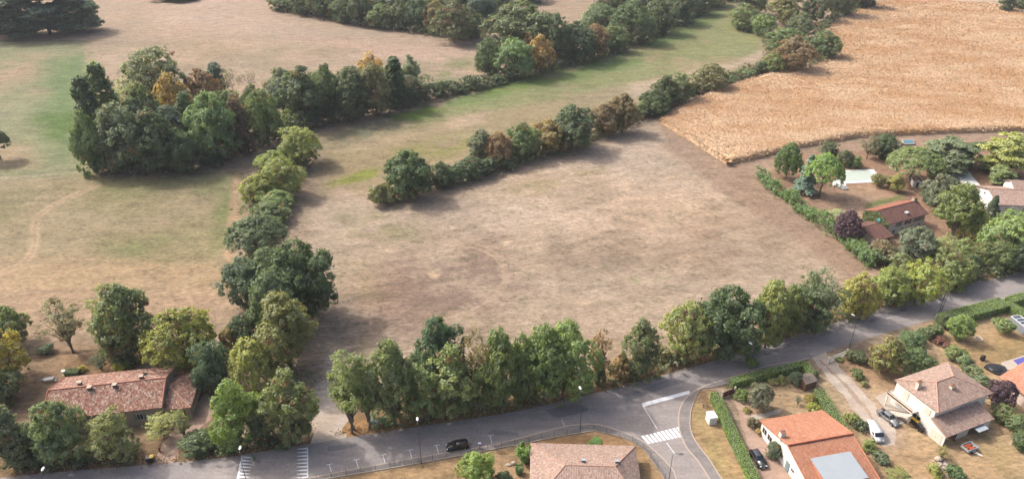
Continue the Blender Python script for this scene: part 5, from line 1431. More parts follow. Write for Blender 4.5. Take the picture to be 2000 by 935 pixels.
window(fh, (XE-.4, 2.0, 1.8), 1.1, 1.1, '+x')
window(fh, (L_-.15, 3.5, 3.9), .6, .6, '+x')
# low coping wall on the left of the farmhouse
gw = MB().box(-2.6, -.3, -1.2, -.95, -.1, 1.9).build('garden_wall', M_STONE); gw.location = (-88.1,103.5,0); gw.rotation_euler = (0,0,R(10))
tag(gw, 'low stone wall with red tile coping at the left end of the farmhouse', 'wall'); MB().box(-2.65,-.28,-1.3,-.85,1.9,2.0).build('coping', plain('red_coping', alb(190,112,90), .9, 0, .2), gw)

# hipped house at the bottom edge
def hip_roof(parent, W_, D_, ze, zr, li, ri, mat, over=.0, name='roof', ym=None):
    """eave rectangle x 0..W_, y 0..-D_; ridge inset li / ri"""
    ym = -D_/2 if ym is None else ym
    a, b_, c, d = (0,0,ze), (W_,0,ze), (W_,-D_,ze), (0,-D_,ze); r0, r1 = (li,ym,zr), (W_-ri,ym,zr)
    roof_mesh(name, [([a,b_,r1,r0],(1,0)), ([b_,c,r1],(0,1)), ([c,d,r0,r1],(1,0)), ([d,a,r0],(0,1))], mat, parent)
    ridge_caps('ridge', [(r0,r1),(a,r0),(d,r0),(b_,r1),(c,r1)], parent, .11)
bh = empty('hipped_house', (3.4, 93.5, 0), R(-2.2), 'house with pale hipped tile roof at the bottom edge below the bend', 'house')
wall_box(bh, .5, 18.3, -13.9, -.5, 2.95, M_CREAM)
hip_roof(bh, 18.8, 14.4, 3.0, 5.5, 5.9, 4.5, T_PALE, ym=-7.3)
for px, py, z in ((1075.7,898,4.0),(1139,899,5.3),(1205,901,5.3)):
    x, y = local(bh, px, py, z)
    v = MB().box(x-.3, x+.3, y-.22, y+.22, z-.45, z+.28).build('roof_vent', M_STEEL, bh); MB().box(x-.36, x+.36, y-.28, y+.28, z+.28, z+.34).build('vent_cap', M_GREYM, v)
for x in (3.5, 8.5, 13.0): window(bh, (x, -.5, 1.6), 1.2, 1.2, '+y', shutters=M_WOOD)
for y in (-4, -9): window(bh, (.5, y, 1.6), 1.2, 1.2, '-x', shutters=M_WOOD); window(bh, (18.3, y, 1.6), 1.2, 1.2, '+x', shutters=M_WOOD)
MB().box(-.02, .06, -14.4, .02, 2.78, 2.98).build('gutter', M_WPAINT, bh)
tp = MB().box(-1.9, -.1, -9.2, -6.3, -.02, .14).build('terrace_slab', M_DECK); tp.location = bh.location; tp.rotation_euler = bh.rotation_euler
tag(tp, 'small white terrace left of the hipped house', 'terrace')

# the house with the bright orange roof
oh = empty('orange_roof_house', (46.4, 99.2, 0), R(12.4), 'white house with bright orange tile roof and grey metal roof patch', 'house')
YR, YE = -8.9, -18.4
gable_wall(oh, .35, 12.55, (YE+.4, YR, -.4), (2.55, 5.25, 2.9), M_WHITE)
roof_mesh('roof', [([(0,0,3.0),(12.9,0,3.0),(12.9,YR,5.5),(0,YR,5.5)],(1,0)), ([(.05,YR-.05,5.32),(12.9,YR-.05,5.32),(12.9,YE,2.6),(.05,YE,2.6)],(1,0))], T_ORANGE, oh)
ridge_caps('ridge', [((0,YR,5.53),(12.9,YR,5.53))], oh, .13, plain('orange_ridge', alb(214,124,92), .9, 0, .15, 3))
ridge_caps('verge', [((0,0,3.0),(0,YR,5.5)), ((0,YR,5.32),(0,YE,2.6)), ((12.9,0,3.0),(12.9,YR,5.5)), ((12.9,YR,5.3),(12.9,YE,2.6))], oh, .09, plain('orange_verge', alb(224,140,108), .9, 0, .15, 3))
x, y = local(oh, 1527, 850, 5.0)
chimney(oh, x, y, 4.2, 5.9, .85, .75, M_WHITE)
mr_ = MB(); mr_.add([(2.3,-12.2,5.15),(10.0,-12.2,5.15),(10.0,-17.6,4.5),(2.3,-17.6,4.5),(2.3,-12.2,5.07),(10.0,-12.2,5.07),(10.0,-17.6,4.42),(2.3,-17.6,4.42)],
       [(0,3,2,1),(4,5,6,7),(0,1,5,4),(1,2,6,5),(2,3,7,6),(3,0,4,7)])
for i in range(1, 12):
    xx = 2.3+7.7*i/12; mr_.add([(xx-.04,-12.2,5.152),(xx+.04,-12.2,5.152),(xx+.04,-17.6,4.502),(xx-.04,-17.6,4.502),(xx,-12.2,5.165),(xx,-17.6,4.515)], [(0,4,5,3),(4,1,2,5),(0,1,4),(3,5,2)])
mr_.build('metal_roof', M_GREYM, oh)
MB().box(2.6, 9.7, -17.2, -12.5, 2.5, 4.40).build('roof_extension', plain('salmon_render', alb(226,150,120), .9, 0, .15), oh)
for y, w_ in ((-1.7,1.3),(-3.5,1.3)): window(oh, (.35, y, 1.75), w_, 1.2, '-x')
for y, h_ in ((-7.6,.9),(-11.2,.6),(-14.0,1.1)): window(oh, (.35, y, 1.6), .8, h_, '-x')
MB().box(.24, .33, -10.2, -9.2, -.1, 2.1).build('door', M_SHUT, oh)

# the two-storey white house
wh = empty('white_house', (75.0, 107.6, 0), R(22.3), 'two-storey white house with pale hipped roof beside the gravel drive', 'house')
W_, D_ = 14.45, 9.95
wall_box(wh, .15, 13.95, -9.35, -.5, 5.55, M_WHITE)
hip_roof(wh, W_, D_, 5.55, 7.65, 4.4, 5.5, T_PALE, ym=-5.1)
MB().box(.02, 14.4, -9.9, -9.86, 5.36, 5.5).build('gutter', M_WPAINT, wh)
for px, py, z in ((1794,752,6.9),(1858,759,6.6)):
    x, y = local(wh, px, py, z); chimney(wh, x, y, z-.9, z+.85, .85, .6, M_CREAM)
ah = MB().tube([(9.6,-9.7,5.2),(9.6,-9.7,7.6)], .03, 6); ah.tube([(9.0,-9.7,7.4),(10.3,-9.7,7.4)], .025, 5); ah.tube([(9.0,-9.7,7.1),(10.1,-9.7,7.1)], .025, 5); ah.build('aerial', M_STEEL, wh)
roof_mesh('porch_roof', [([(-.7,-9.36,4.05),(11.6,-9.36,4.05),(11.9,-13.2,2.65),(-.7,-13.2,2.65)],(1,0))], T_PALE, wh)
ridge_caps('porch_verge', [((-.7,-9.38,4.07),(-.7,-13.2,2.67))], wh, .09)
pw = MB(); pw.add([(-.4,-9.36,-.2),(-.4,-12.9,-.2),(-.4,-12.9,2.6),(-.4,-9.36,3.85),(-.15,-9.36,-.2),(-.15,-12.9,-.2),(-.15,-12.9,2.6),(-.15,-9.36,3.85)], [(0,3,2,1),(4,5,6,7),(0,1,5,4),(1,2,6,5),(2,3,7,6),(3,0,4,7)])
pw.build('porch_wall', M_WHITE, wh)
MB().box(3.2, 6.4, -12.6, -12.4, -.2, 2.4).build('porch_partition', M_CREAM, wh)
MB().box(9.6, 11.6, -12.9, -12.7, -.2, 2.3).build('porch_partition', M_WHITE, wh)
for x in (2.9, 7.2, 9.3): MB().tube([(x,-12.75,-.1),(x,-12.75,2.62)], .08, 8).build('porch_post', M_WOOD, wh)
MB().box(6.6, 9.2, -14.3, -12.9, 2.15, 2.22).build('awning', M_GREYM, wh)
gd = MB().box(-.46, -.41, -12.4, -10.1, -.1, 2.2).build('garage_door', M_CREAM, wh); MB().box(-.50,-.46,-11.4,-11.1,.9,1.0).build('handle', M_STEEL, gd)
MB().box(.07, .14, -8.5, -7.3, 3.5, 4.9).build('closed_shutter', M_CREAM, wh)
for y in (-3.0,): MB().box(.08, .14, y-.6, y+.6, 2.9, 5.0).build('door', M_CREAM, wh)
window(wh, (.15, -6.4, 1.4), 1.6, 1.0, '-x'); window(wh, (.15, -2.6, 1.5), .9, .9, '-x')
for x, c in ((7.6,1),(8.6,1)): window(wh, (x, -9.35, 4.85), .8, .9, '-y', shutters=M_SHUT)
for x in (3.5, 9.5): window(wh, (x, -.5, 4.2), 1.2, 1.3, '+y', shutters=M_FRAME)
bl = MB().box(-1.55, .13, -6.3, -.4, 2.62, 2.80).build('balcony', M_CREAM, wh)
rl = MB(); rl.box(-1.55,-1.49,-6.3,-.4,3.62,3.70); rl.box(-1.55,.1,-.46,-.40,3.62,3.70)
for i in range(18): rl.tube([(-1.52,-6.2+i*.34,2.8),(-1.52,-6.2+i*.34,3.65)], .022, 5)
rl.box(-1.54,-1.50,-6.3,-.4,2.95,3.30)
rl.build('railing', M_WOOD, bl)
for y in (-.6, -6.1): MB().box(-1.5, -1.3, y-.1, y+.1, -.2, 2.62).build('balcony_post', M_WHITE, wh)
st = MB()
for i in range(14): st.box(-2.7, -1.65, -6.6+i*.30, -6.6+(i+1)*.30+.02, max(-.1, 2.62-(i+1)*.19-.25), 2.62-i*.19)
st.build('stairs', M_CREAM, wh)
sr = MB(); sr.tube([(-2.66,-6.5,3.5),(-2.66,-2.5,.95)], .05, 6)
for i in range(9): sr.tube([(-2.66,-6.4+i*.48,2.6-i*.30),(-2.66,-6.4+i*.48,3.45-i*.305)], .022, 5)
sr.build('stair_rail', M_WOOD, wh)
tr = MB().prism(UP([(1709,775),(1760,752),(1783,815),(1757,831)]), -.05, .10).build('terrace_slab', M_CONC)
tag(tr, 'grey concrete terrace between the silver car and white house', 'terrace')

# chimney house in the upper gardens
gh = empty('chimney_house', (103.2, 178.3, 0), R(24), 'house with dark red tile roof and ivy-covered gable in the upper gardens', 'house')
gable_wall(gh, .3, 15.1, (-4.1, 0, 4.2), (4.3, 6.3, 4.3), M_CREAM)
roof_mesh('roof', [([(0,-4.6,4.35),(15.5,-4.6,4.35),(15.5,0,6.5),(0,0,6.5)],(1,0))], T_DARK, gh)
roof_mesh('roof', [([(0,4.7,4.35),(0,0,6.5),(15.5,0,6.5),(15.5,4.7,4.35)],(1,0))], tile_material('sunlit_tint_red_tiles', [alb(178,112,92), alb(196,132,110), alb(186,120,98)], .28, .34, .15, .3), gh)  # far slope gets lighter tiles, its sunlight put into the colour
ridge_caps('ridge', [((0,0,6.53),(15.5,0,6.53))], gh, .11, plain('brown_ridge', alb(150,100,86), .9, 0, .2, 3))
chimney(gh, 14.6, .3, 5.9, 7.5, 1.1, .9, M_STONE)
x, y = local(gh, 1771.4, 415, 5.4); MB().box(x-.5, x+.5, y-.45, y+.45, 5.25, 5.62).build('skylight', plain('bright_skylight', alb(236,240,246), .15, 0, .04), gh)
for x in (4.6, 8.2, 11.6, 13.6): window(gh, (x, -4.1, 3.1), 1.1, 1.2, '-y', shutters=M_RED if x == 8.2 else M_SHUT)
for x in (3.2, 6.6, 10.2, 13.2): window(gh, (x, -4.1, 1.1), 1.0, 1.1, '-y')
rg = np.random.default_rng(31); k = 2600
yy = rg.uniform(-4.3, 4.4, k); zz = rg.random(k)*(6.4-np.abs(yy)*.46)
iv = leaves_mesh('ivy', np.stack([.12+.14*rg.normal(size=k), yy, zz], 1), unit(np.stack([np.full(k,-1.0), rg.normal(size=k)*.3, np.full(k,.4)],1)), .30, rg.random((k,3)), 1.3, rg)
o = link('ivy', iv, gh); o.color = (.13,.17,.05,.05)
MB().ball((-.22,-1.3,4.0), (.12,.55,.55), 12, 8).build('blue_disc', plain('turquoise_disc', alb(90,190,205), .5, 0, .1), gh)
an = empty('annex_house', (97.1, 173.1, 0), R(22), 'low annex with brown-red tile roof beside the purple tree', 'outbuilding')
gable_wall(an, .3, 6.3, (-4.8, 0, 3.2), (2.4, 3.8, 2.8), M_STONE)
roof_mesh('roof', [([(0,-5.3,2.5),(6.7,-5.3,2.5),(6.5,0,4.0),(0,0,4.0)],(1,0)), ([(0,3.6,2.8),(0,0,4.0),(6.5,0,4.0),(6.5,3.6,2.8)],(1,0))], T_DARK, an)
ridge_caps('ridge', [((0,0,4.03),(6.5,0,4.03))], an, .10, _mats['brown_ridge'])
window(an, (3.0, -4.8, 1.3), 1.0, .9, '-y'); MB().box(5.0,5.9,-4.9,-4.82,-.1,2.0).build('door', M_WOOD, an)
# house at the right edge of the upper gardens
rh = empty('white_gable_house', (143.4, 193.6, 0), R(-5), 'white gabled house with pale pink tile roof at the right edge', 'house')
gable_wall(rh, .4, 24, (-6.2, 0, 6.2), (3.9, 5.8, 3.9), M_WHITE)
roof_mesh('roof', [([(0,-6.7,3.95),(24.4,-6.7,3.95),(24.4,0,6.0),(0,0,6.0)],(1,0)), ([(0,6.7,3.95),(0,0,6.0),(24.4,0,6.0),(24.4,6.7,3.95)],(1,0))], T_PALE, rh)
ridge_caps('ridge', [((0,0,6.03),(24.4,0,6.03))], rh, .12)
gable_wall(rh, 8.6, 20, (1.2, 4.2, 7.4), (5.6, 7.2, 5.6), M_WHITE, 'upper_wall')
roof_mesh('upper_roof', [([(8.1,.9,5.6),(20.4,.9,5.6),(20.4,4.2,7.35),(8.1,4.2,7.35)],(1,0)), ([(8.1,7.7,5.6),(8.1,4.2,7.35),(20.4,4.2,7.35),(20.4,7.7,5.6)],(1,0))], T_PALE, rh)
for x in (4.2, 9.0, 14.0): window(rh, (x, -6.2, 2.1), 1.1, 1.3, '-y', shutters=M_BRICK)
window(rh, (.4, 1.5, 3.9), .7, .7, '-x'); window(rh, (.4, -2.4, 1.8), 1.0, 1.3, '-x')
MB().box(1.0, 1.9, -6.3, -6.22, -.1, 2.1).build('door', M_WOOD, rh)
# house cut by the right edge below the lawn
eh = empty('pink_house', (98.6, 111.6, 0), R(19), 'pale pink house with orange tile roof cut by the right edge', 'house')
mb = MB(); pts = [(0.4,-.2),(11,-.2),(11,2.9),(5.7,5.0),(.4,2.9)]
mb.add([(a,-.4,z) for a,z in pts]+[(a,-16,z) for a,z in pts], [(4,3,2,1,0),(5,6,7,8,9)]+[(i,(i+1)%5,5+(i+1)%5,5+i) for i in range(5)]); mb.build('wall', M_PINKW, eh)
roof_mesh('roof', [([(0,0,2.95),(5.7,0,5.2),(5.7,-16.4,5.2),(0,-16.4,2.95)],(0,1)), ([(11.4,0,2.95),(5.7,0,5.2),(5.7,-16.4,5.2),(11.4,-16.4,2.95)],(0,1))], tile_material('salmon_tiles', [alb(222,156,128), alb(234,176,148), alb(214,146,118)], .28, .36, .15, .3), eh)
ridge_caps('ridge', [((5.7,0,5.23),(5.7,-16.4,5.23))], eh, .11)
window(eh, (.4, -4.2, 1.9), .7, .7, '-x'); window(eh, (.4, -9.0, 1.6), 1.1, 1.2, '-x')
MB().box(.30,.38,-12.6,-11.6,-.1,2.1).build('door', M_WOOD, eh)

# small outbuildings
def shed(name, loc, rz, w_, d_, h0, h1, wall, roof, label, cat, door=True):
    s = empty(name, loc, rz, label, cat)
    gable_wall(s, -w_/2+.12, w_/2-.12, (-d_/2+.1, 0, d_/2-.1), (h0-.05, h1-.08, h0-.05), wall)
    r_ = MB()
    for sg in (-1, 1):
        a, b_, c, d = (-w_/2,sg*d_/2,h0), (w_/2,sg*d_/2,h0), (w_/2,0,h1), (-w_/2,0,h1)
        r_.add([a,b_,c,d]+[(p[0],p[1],p[2]+.08) for p in (a,b_,c,d)], [(0,1,2,3),(7,6,5,4),(0,4,5,1),(1,5,6,2),(2,6,7,3),(3,7,4,0)])
    r_.build('roof', roof, s)
    if door: MB().box(-w_/2+.06, -w_/2+.11, -.4, .4, 0, min(1.8, h0)).build('door', M_WOOD, s)
    return s
x, y = U(1575, 757); shed('garden_shed', (x, y+.6, 0), R(22), 3.0, 2.7, 1.9, 2.5, M_WOOD, plain('felt_roof', alb(150,134,122), .9, 0, .15), 'small wooden shed with grey-brown roof in the hedge corner', 'shed')
x, y = U(1788, 362); shed('garden_hut', (x, y, 0), R(75), 3.4, 2.6, 1.9, 2.8, M_WHITE, plain('dark_felt', alb(96,80,74), .9, 0, .2), 'little white gabled hut under the widest umbrella pine', 'hut')
gx0, gy0 = U(1968, 631); gx1, gy1 = U(1988, 647)
gr = empty('greenhouse', (gx0, gy0, 0), math.atan2(gy1-gy0, gx1-gx0), 'grey walled greenhouse with white-framed glass roof by the clipped hedge', 'greenhouse')
MB().box(0, 4.6, 0, 2.4, 0, 2.0).build('wall', plain('grey_panel', alb(158,164,174), .6, 0, .08), gr)
for i in range(4): MB().box(.12+i*1.12, 1.12+i*1.12, .12, 2.28, 2.0, 2.05).build('glass_pane', plain('dark_roof_glass', alb(92,98,110), .15, 0, .1), gr)
fr = MB()
for i in range(5): fr.box(i*1.12, i*1.12+.12, 0, 2.4, 2.0, 2.12)
fr.box(.12,4.48,0,.12,2.002,2.12); fr.box(.12,4.48,2.28,2.4,2.002,2.12); fr.build('frame', M_WPAINT, gr)
# pools and terraces of the gardens
def pool(name, px, inner, label, cover, z=.10):
    o = MB().prism(UP(px), -.05, z).build(name, M_DECK); tag(o, label, 'pool')
    MB().prism(UP(inner), z-.05, z+.05).build('pool_cover', cover, o); return o
pool('covered_pool', [(1644,333),(1706,331),(1720,348),(1717,356),(1652,359),(1653,363),(1628,364),(1622,355),(1635,352)], [(1652,335),(1699,333.5),(1711,350),(1653,354),(1645,351)], 'covered pool with pale cover beside the oval shrub bed', plain('greenish_pool_cover', alb(214,224,212), .5, 0, .08, .3))
pool('covered_pool', [(1834,336),(1860,332),(1888,331),(1914,362),(1882,363),(1870,345),(1836,344)], [(1868,334),(1884,333.5),(1904,358),(1888,359)], 'white terrace and covered pool behind the grey-green broad tree', M_POOLW)
bs = MB().prism(UP([(1760,275),(1783,274.5),(1786,284),(1764,284.5)]), -.05, .55).build('water_basin', plain('basin_rim', alb(186,170,156), .8, 0, .1)); tag(bs, 'small rectangular blue water basin at the maize edge', 'pool')
MB().prism(UP([(1762.5,276.2),(1782,275.7),(1784.5,283),(1766,283.4)]), .5, .57).build('water_surface', plain('blue_pool_water', alb(96,140,160), .15, 0, .1), bs)
pt = MB().prism(UP([(1955,708),(1990,697),(2040,680),(2060,700),(1985,723),(1960,722)]), -.05, .08).build('pool_terrace', M_CONC); tag(pt, 'grey pool terrace at the right edge behind the pink house', 'terrace')
MB().prism(UP([(1979,704),(2040,684),(2046,694),(1988,713)]), .05, .16).build('pool_cover', plain('violet_pool_cover', alb(108,104,190), .5, 0, .08), pt)
rg = np.random.default_rng(41)
tb = MB(); ctr = U(1946, 722)
ring = [(ctr[0]+2.1*math.cos(a)*(1+.18*math.sin(3*a)), ctr[1]+1.9*math.sin(a)) for a in np.linspace(0, 6.283, 15)[:-1]]
tb.prism(ring, 0, .35); tb.ball((ctr[0]-.3, ctr[1], .35), (1.5,1.2,.35), 10, 6)
tag(tb.build('black_tarpaulin', M_BLACK, None, .06), 'crumpled black tarpaulin heap beside the grey pool terrace', 'tarpaulin')
# ------------------------------------------------------------------ clipped hedges
def clipped_hedge(name, line_top, wd, ht, colour, label, dens=60, size=.11, turn=.0, world=False, closed=False, group=None):
    """line_top: pixels of the middle of the top face"""
    rg = np.random.default_rng(len(label))
    p = line_top if world else [U(q[0], q[1], ht) for q in line_top]
    C, Nn = [], []; core = MB()
    for i, ((x0,y0),(x1,y1)) in enumerate(zip(p[:-1], p[1:])):
        L = math.hypot(x1-x0, y1-y0); d = np.array([(x1-x0)/L, (y1-y0)/L]); n_ = np.array([-d[1], d[0]])
        for part, area in (('top', L*wd), ('l', L*ht), ('r', L*ht), ('a', wd*ht), ('b', wd*ht)):
            k = int(area*dens); s, t, u_ = rg.random(k)*L, rg.random(k)-.5, rg.random(k)
            if part == 'top': P = np.stack([s, t*wd, np.full(k, ht)], 1); nn = np.tile([0,0,1.], (k,1))
            elif part in 'lr': sg = 1 if part == 'l' else -1; P = np.stack([s, np.full(k, sg*wd/2), u_*ht], 1); nn = np.tile([0,sg*1.,.25], (k,1))
            else: P = np.stack([np.full(k, 0. if part == 'a' else L), t*wd, u_*ht], 1); nn = np.tile([-1. if part == 'a' else 1.,0,.25], (k,1))
            P = P + rg.normal(size=P.shape)*.035
            P[:,2] += .14*(vnoise(P[:,0]/1.3+i*7, P[:,1]*2+3)-.5) * (P[:,2]/ht); P[:,1] += .16*(vnoise(P[:,0]/1.7+9+i, P[:,2])-.5)
            w_ = np.stack([x0+P[:,0]*d[0]+P[:,1]*n_[0], y0+P[:,0]*d[1]+P[:,1]*n_[1], np.maximum(P[:,2], .03)], 1)
            wn = np.stack([nn[:,0]*d[0]+nn[:,1]*n_[0], nn[:,0]*d[1]+nn[:,1]*n_[1], nn[:,2]], 1)
            C.append(w_); Nn.append(wn)
        e = wd/2-.14
        core.prism([(x0+n_[0]*e, y0+n_[1]*e), (x1+n_[0]*e, y1+n_[1]*e), (x1-n_[0]*e, y1-n_[1]*e), (x0-n_[0]*e, y0-n_[1]*e)], 0, ht-.12)
    C, Nn = np.concatenate(C), unit(np.concatenate(Nn)); k = len(C)
    tone = np.stack([np.clip(vnoise(C[:,0]/2, C[:,1]/2)+.15*rg.normal(size=k),0,1), .35+.4*rg.random(k), rg.random(k)], 1)
    root = empty(name, (p[0][0], p[0][1], 0), 0, label, 'hedge', group)
    me = leaves_mesh('leaves', C-np.array([p[0][0], p[0][1], 0]), Nn, size, tone, 1.4, rg, .5)
    o = link('leaves', me, root); o.color = tuple(v*LEAF_GAIN for v in colour)+(turn,)
    core.v = [(a-p[0][0], b_-p[0][1], c) for a, b_, c in core.v]
    core.build('inner_twigs', plain('hedge_twigs', (.035,.045,.02), .95, 0, .3, 4), root)
    return root
HG = (.092,.138,.034)
clipped_hedge('clipped_hedge', [(1396,765),(1432,842),(1484,950)], 1.8, 1.9, HG, 'long clipped hedge running from the brown gate to the bottom edge')
clipped_hedge('clipped_hedge', [(1428,743),(1500,724),(1573,707),(1586,730)], 1.7, 1.9, HG, 'clipped roadside hedge with a corner beside the wooden shed')
clipped_hedge('clipped_hedge', [(1600,758),(1628,802),(1662,855),(1692,908),(1718,955)], 1.9, 1.8, (.098,.136,.038), 'loose-topped clipped hedge between orange roof and gravel drive', turn=.02)
clipped_hedge('clipped_hedge', [(1843,620),(1900,604),(1964,587)], 3.6, 2.1, HG, 'widest clipped hedge along the road behind the dry lawn')
clipped_hedge('clipped_hedge', [(1967,588),(1990,602),(2030,628)], 2.2, 2.0, HG, 'clipped hedge turning down beside the greenhouse')
clipped_hedge('clipped_hedge', [(1972,584),(2010,573),(2080,552)], 2.4, 2.1, HG, 'clipped roadside hedge cut by the right edge')
clipped_hedge('clipped_hedge', [(1892,281),(1938,279)], 3.0, 1.8, (.075,.098,.036), 'short clipped hedge left of the golden conifer')
clipped_hedge('topiary_hedge', [(127,723),(154,722)], 1.7, 1.3, (.050,.070,.022), 'clipped green block hedge behind the farmhouse roof')
clipped_hedge('low_hedge', [(1899,395),(1932,440)], 1.0, 1.2, (.070,.080,.034), 'low hedge beside the white gable wall')

# ------------------------------------------------------------------ street furniture
M_POLE = plain('dark_lamp_pole', (.06,.06,.065), .5, .3, .15)
M_LAMPW = plain('sky_white_lamp_head', albw(252,250,244), .35, 0, .03)  # the white is the sky's reflection on the heads, painted in
M_LAMPG = plain('grey_lamp_head', (.10,.10,.105), .5, 0, .1)
def lamp(px, py, top, face, label, head=M_LAMPW, ht=None):
    x, y = U(px, py)
    lo, hi = 2.0, 14.0
    for _ in range(30):
        h = (lo+hi)/2
        if proj(x, y, h)[1] > top: lo = h
        else: hi = h
    h = min(h, 9.6)
    r_ = empty('street_lamp', (x, y, 0), face, label, 'street lamp', 'street lamps along the road')
    MB().tube([(0,0,0),(0,0,.9),(0,0,h*.55),(0,0,h-.5)], [.075,.07,.05,.04], 8).build('pole', M_POLE, r_)
    MB().tube([(0,0,h-.5),(.12,0,h-.12),(.45,0,h),(.95,0,h+.06)], [.05,.045,.04,.035], 6).build('arm', M_POLE, r_)
    mb = MB(); mb.ball((1.25,0,h+.06), (.50,.24,.15), 12, 8); mb.build('lamp_head', head, r_, 0, True)
    MB().box(-.10,.10,-.10,.10,.35,1.0).build('service_door', M_STEEL, r_)
    return r_
lamp(112, 1000, 927, R(100), 'street lamp whose white head just shows at the lower left corner')
lamp(484, 950, 885, R(100), 'street lamp crossing the left row of speed hump triangles')
lamp(823, 905, 828, R(100), 'street lamp at the fence between the speed hump and the black car')
lamp(1133, 838, 766, R(105), 'street lamp at the parking bays above the hipped house')
lamp(1460, 742, 677, R(112), 'street lamp behind the clipped roadside hedge')
lamp(1658, 681, 621, R(118), 'street lamp beside the white gate')
lamp(1838, 610, 564, R(118), 'street lamp behind the widest clipped hedge')
lamp(1305, 945, 884, R(-10), 'grey-headed street lamp on the side street pavement', M_LAMPG)
# wooden utility pole with a stay
x, y = U(1833, 612); up_ = empty('utility_pole', (x, y, 0), R(30), 'short grey utility pole with stay beside the hedge lamp', 'utility pole')
MB().tube([(0,0,0),(0,0,6.2)], [.12,.09], 8).build('pole', M_STEEL, up_); MB().tube([(-1.8,.2,0),(0,0,5.4)], .06, 6).build('stay', M_STEEL, up_)
MB().box(-.5,.5,-.05,.05,5.7,5.82).build('cross_arm', M_STEEL, up_)

# wire fence round the corner garden
fp = smooth_line(UP(fence_px), 8); acc = [0.0]
for a, b_ in zip(fp[:-1], fp[1:]): acc.append(acc[-1]+math.hypot(b_[0]-a[0], b_[1]-a[1]))
def along(s):
    i = max(j for j in range(len(acc)) if acc[j] <= s); i = min(i, len(fp)-2)
    t = (s-acc[i])/(acc[i+1]-acc[i]); return (fp[i][0]+(fp[i+1][0]-fp[i][0])*t, fp[i][1]+(fp[i+1][1]-fp[i][1])*t)
wf = empty('wire_fence', (fp[0][0], fp[0][1], 0), 0, 'thin wire mesh fence on dark posts along the corner pavement', 'fence')
ox, oy = fp[0]; npost = int(acc[-1]/2.55); posts = [along(i*2.55) for i in range(npost+1)]
for x, y in posts: MB().tube([(x-ox,y-oy,0),(x-ox,y-oy,1.55)], .035, 6).build('post', M_DKMET, wf)
wm = MB()
for a, b_ in zip(posts[:-1], posts[1:]):
    for z in np.arange(.1, 1.5, .2): wm.tube([(a[0]-ox,a[1]-oy,z),(b_[0]-ox,b_[1]-oy,z)], .006, 4, False)
    for i in range(1, 12):
        t = i/12; wm.tube([(a[0]-ox+(b_[0]-a[0])*t, a[1]-oy+(b_[1]-a[1])*t, .1),(a[0]-ox+(b_[0]-a[0])*t, a[1]-oy+(b_[1]-a[1])*t, 1.5)], .005, 3, False)
wm.build('wire_mesh', M_DKMET, wf)
MB().prism([(q[0]-ox, q[1]-oy) for q in posts]+[(q[0]-ox+.12, q[1]-oy-.14) for q in posts][::-1], 0, .18).build('footing', M_STONE, wf)

def tri_sign(px, py):
    x, y = U(px, py); s = empty('warning_sign', (x, y, 0), R(72), 'red-edged triangular road sign seen from the side at the junction', 'road sign')
    for q in (-.35, .35): MB().tube([(q,.04,0),(q,.04,1.5 if q < 0 else 1.5)], .03, 6).build('post', M_STEEL, s)
    def tri(r_, z, y0, y1, mat, nm):
        pts = [(r_*math.sin(a), z+r_*math.cos(a)) for a in (0, 2.0944, 4.1888)]
        return MB().sidewall(pts, y0, y1).build(nm, mat, s)
    tri(1.05, 1.75, -.02, .0, M_RED, 'red_border'); tri(.70, 1.75, -.035, -.021, M_WPAINT, 'sign_face')
    bd = MB()
    for i in range(4): bd.box(-.7+i*.36, -.52+i*.36, -.03, -.012, .62, .92)
    bd.build('red_stripe', M_RED, s); MB().box(-.75,.75,-.01,.01,.6,.94).build('stripe_board', M_WPAINT, s)
tri_sign(1367, 790)
x, y = U(1388, 823); ub = empty('utility_box', (x, y, 0), R(10), 'white utility cabinet on the dry verge beside the long hedge', 'utility box')
MB().box(-.75,.75,-.9,.9,0,1.75).build('body', plain('white_cabinet', albw(250,246,240), .6, 0, .04), ub, .03)
MB().box(-.82,.82,-.97,.97,1.75,1.86).build('lid', M_WPAINT, ub, .02); d_ = MB().box(-.68,-.02,-.925,-.905,.12,1.65).build('door', M_FRAME, ub); MB().box(-.12,-.08,-.95,-.925,.8,1.0).build('handle', M_STEEL, d_)
d_ = MB().box(.02,.68,-.925,-.905,.12,1.65).build('door', M_FRAME, ub)
def gate(px0, px1, ht, mat, label, bars, name, solid=False):
    a, b_ = U(*px0), U(*px1); L = math.hypot(b_[0]-a[0], b_[1]-a[1])
    g = empty(name, (a[0], a[1], 0), math.atan2(b_[1]-a[1], b_[0]-a[0]), label, 'gate')
    for q in (-.15, L+.15): MB().box(q-.18, q+.18, -.18, .18, 0, ht+.25).build('gate_post', M_CREAM if not solid else M_STONE, g)
    for k in range(2):
        x0, x1 = k*L/2+.04, (k+1)*L/2-.04; mb = MB()
        if solid: mb.sidewall([(x0,.08),(x1,.08),(x1, ht-(.25 if k else 0)),(x0, ht-(0 if k else .25))], -.03, .03)
        else:
            for z in (.12, ht*.5, ht-.06): mb.box(x0, x1, -.03, .03, z, z+.07)
            for i in range(bars+1): xx = x0+(x1-x0)*i/bars; mb.box(xx-.02, xx+.02, -.02, .02, .1, ht)
        mb.build('gate_leaf', mat, g)
    return g
gate((1411,777),(1433,769), 1.6, plain('red_brown_gate', alb(120,58,52), .6, 0, .15), 'red-brown solid garden gate between the two clipped hedges', 0, 'garden_gate', True)
gate((1618,709),(1652,694), 1.5, M_WPAINT, 'white barred gate at the entrance of the gravel drive', 9, 'driveway_gate')
x, y = U(731, 833); nb = empty('notice_board', (x, y, 0), R(8), 'white notice board at the foot of the slender ash stem', 'sign')
for q in (-.55, .55): MB().tube([(q,0,0),(q,0,1.2)], .04, 6).build('post', M_WOOD, nb)
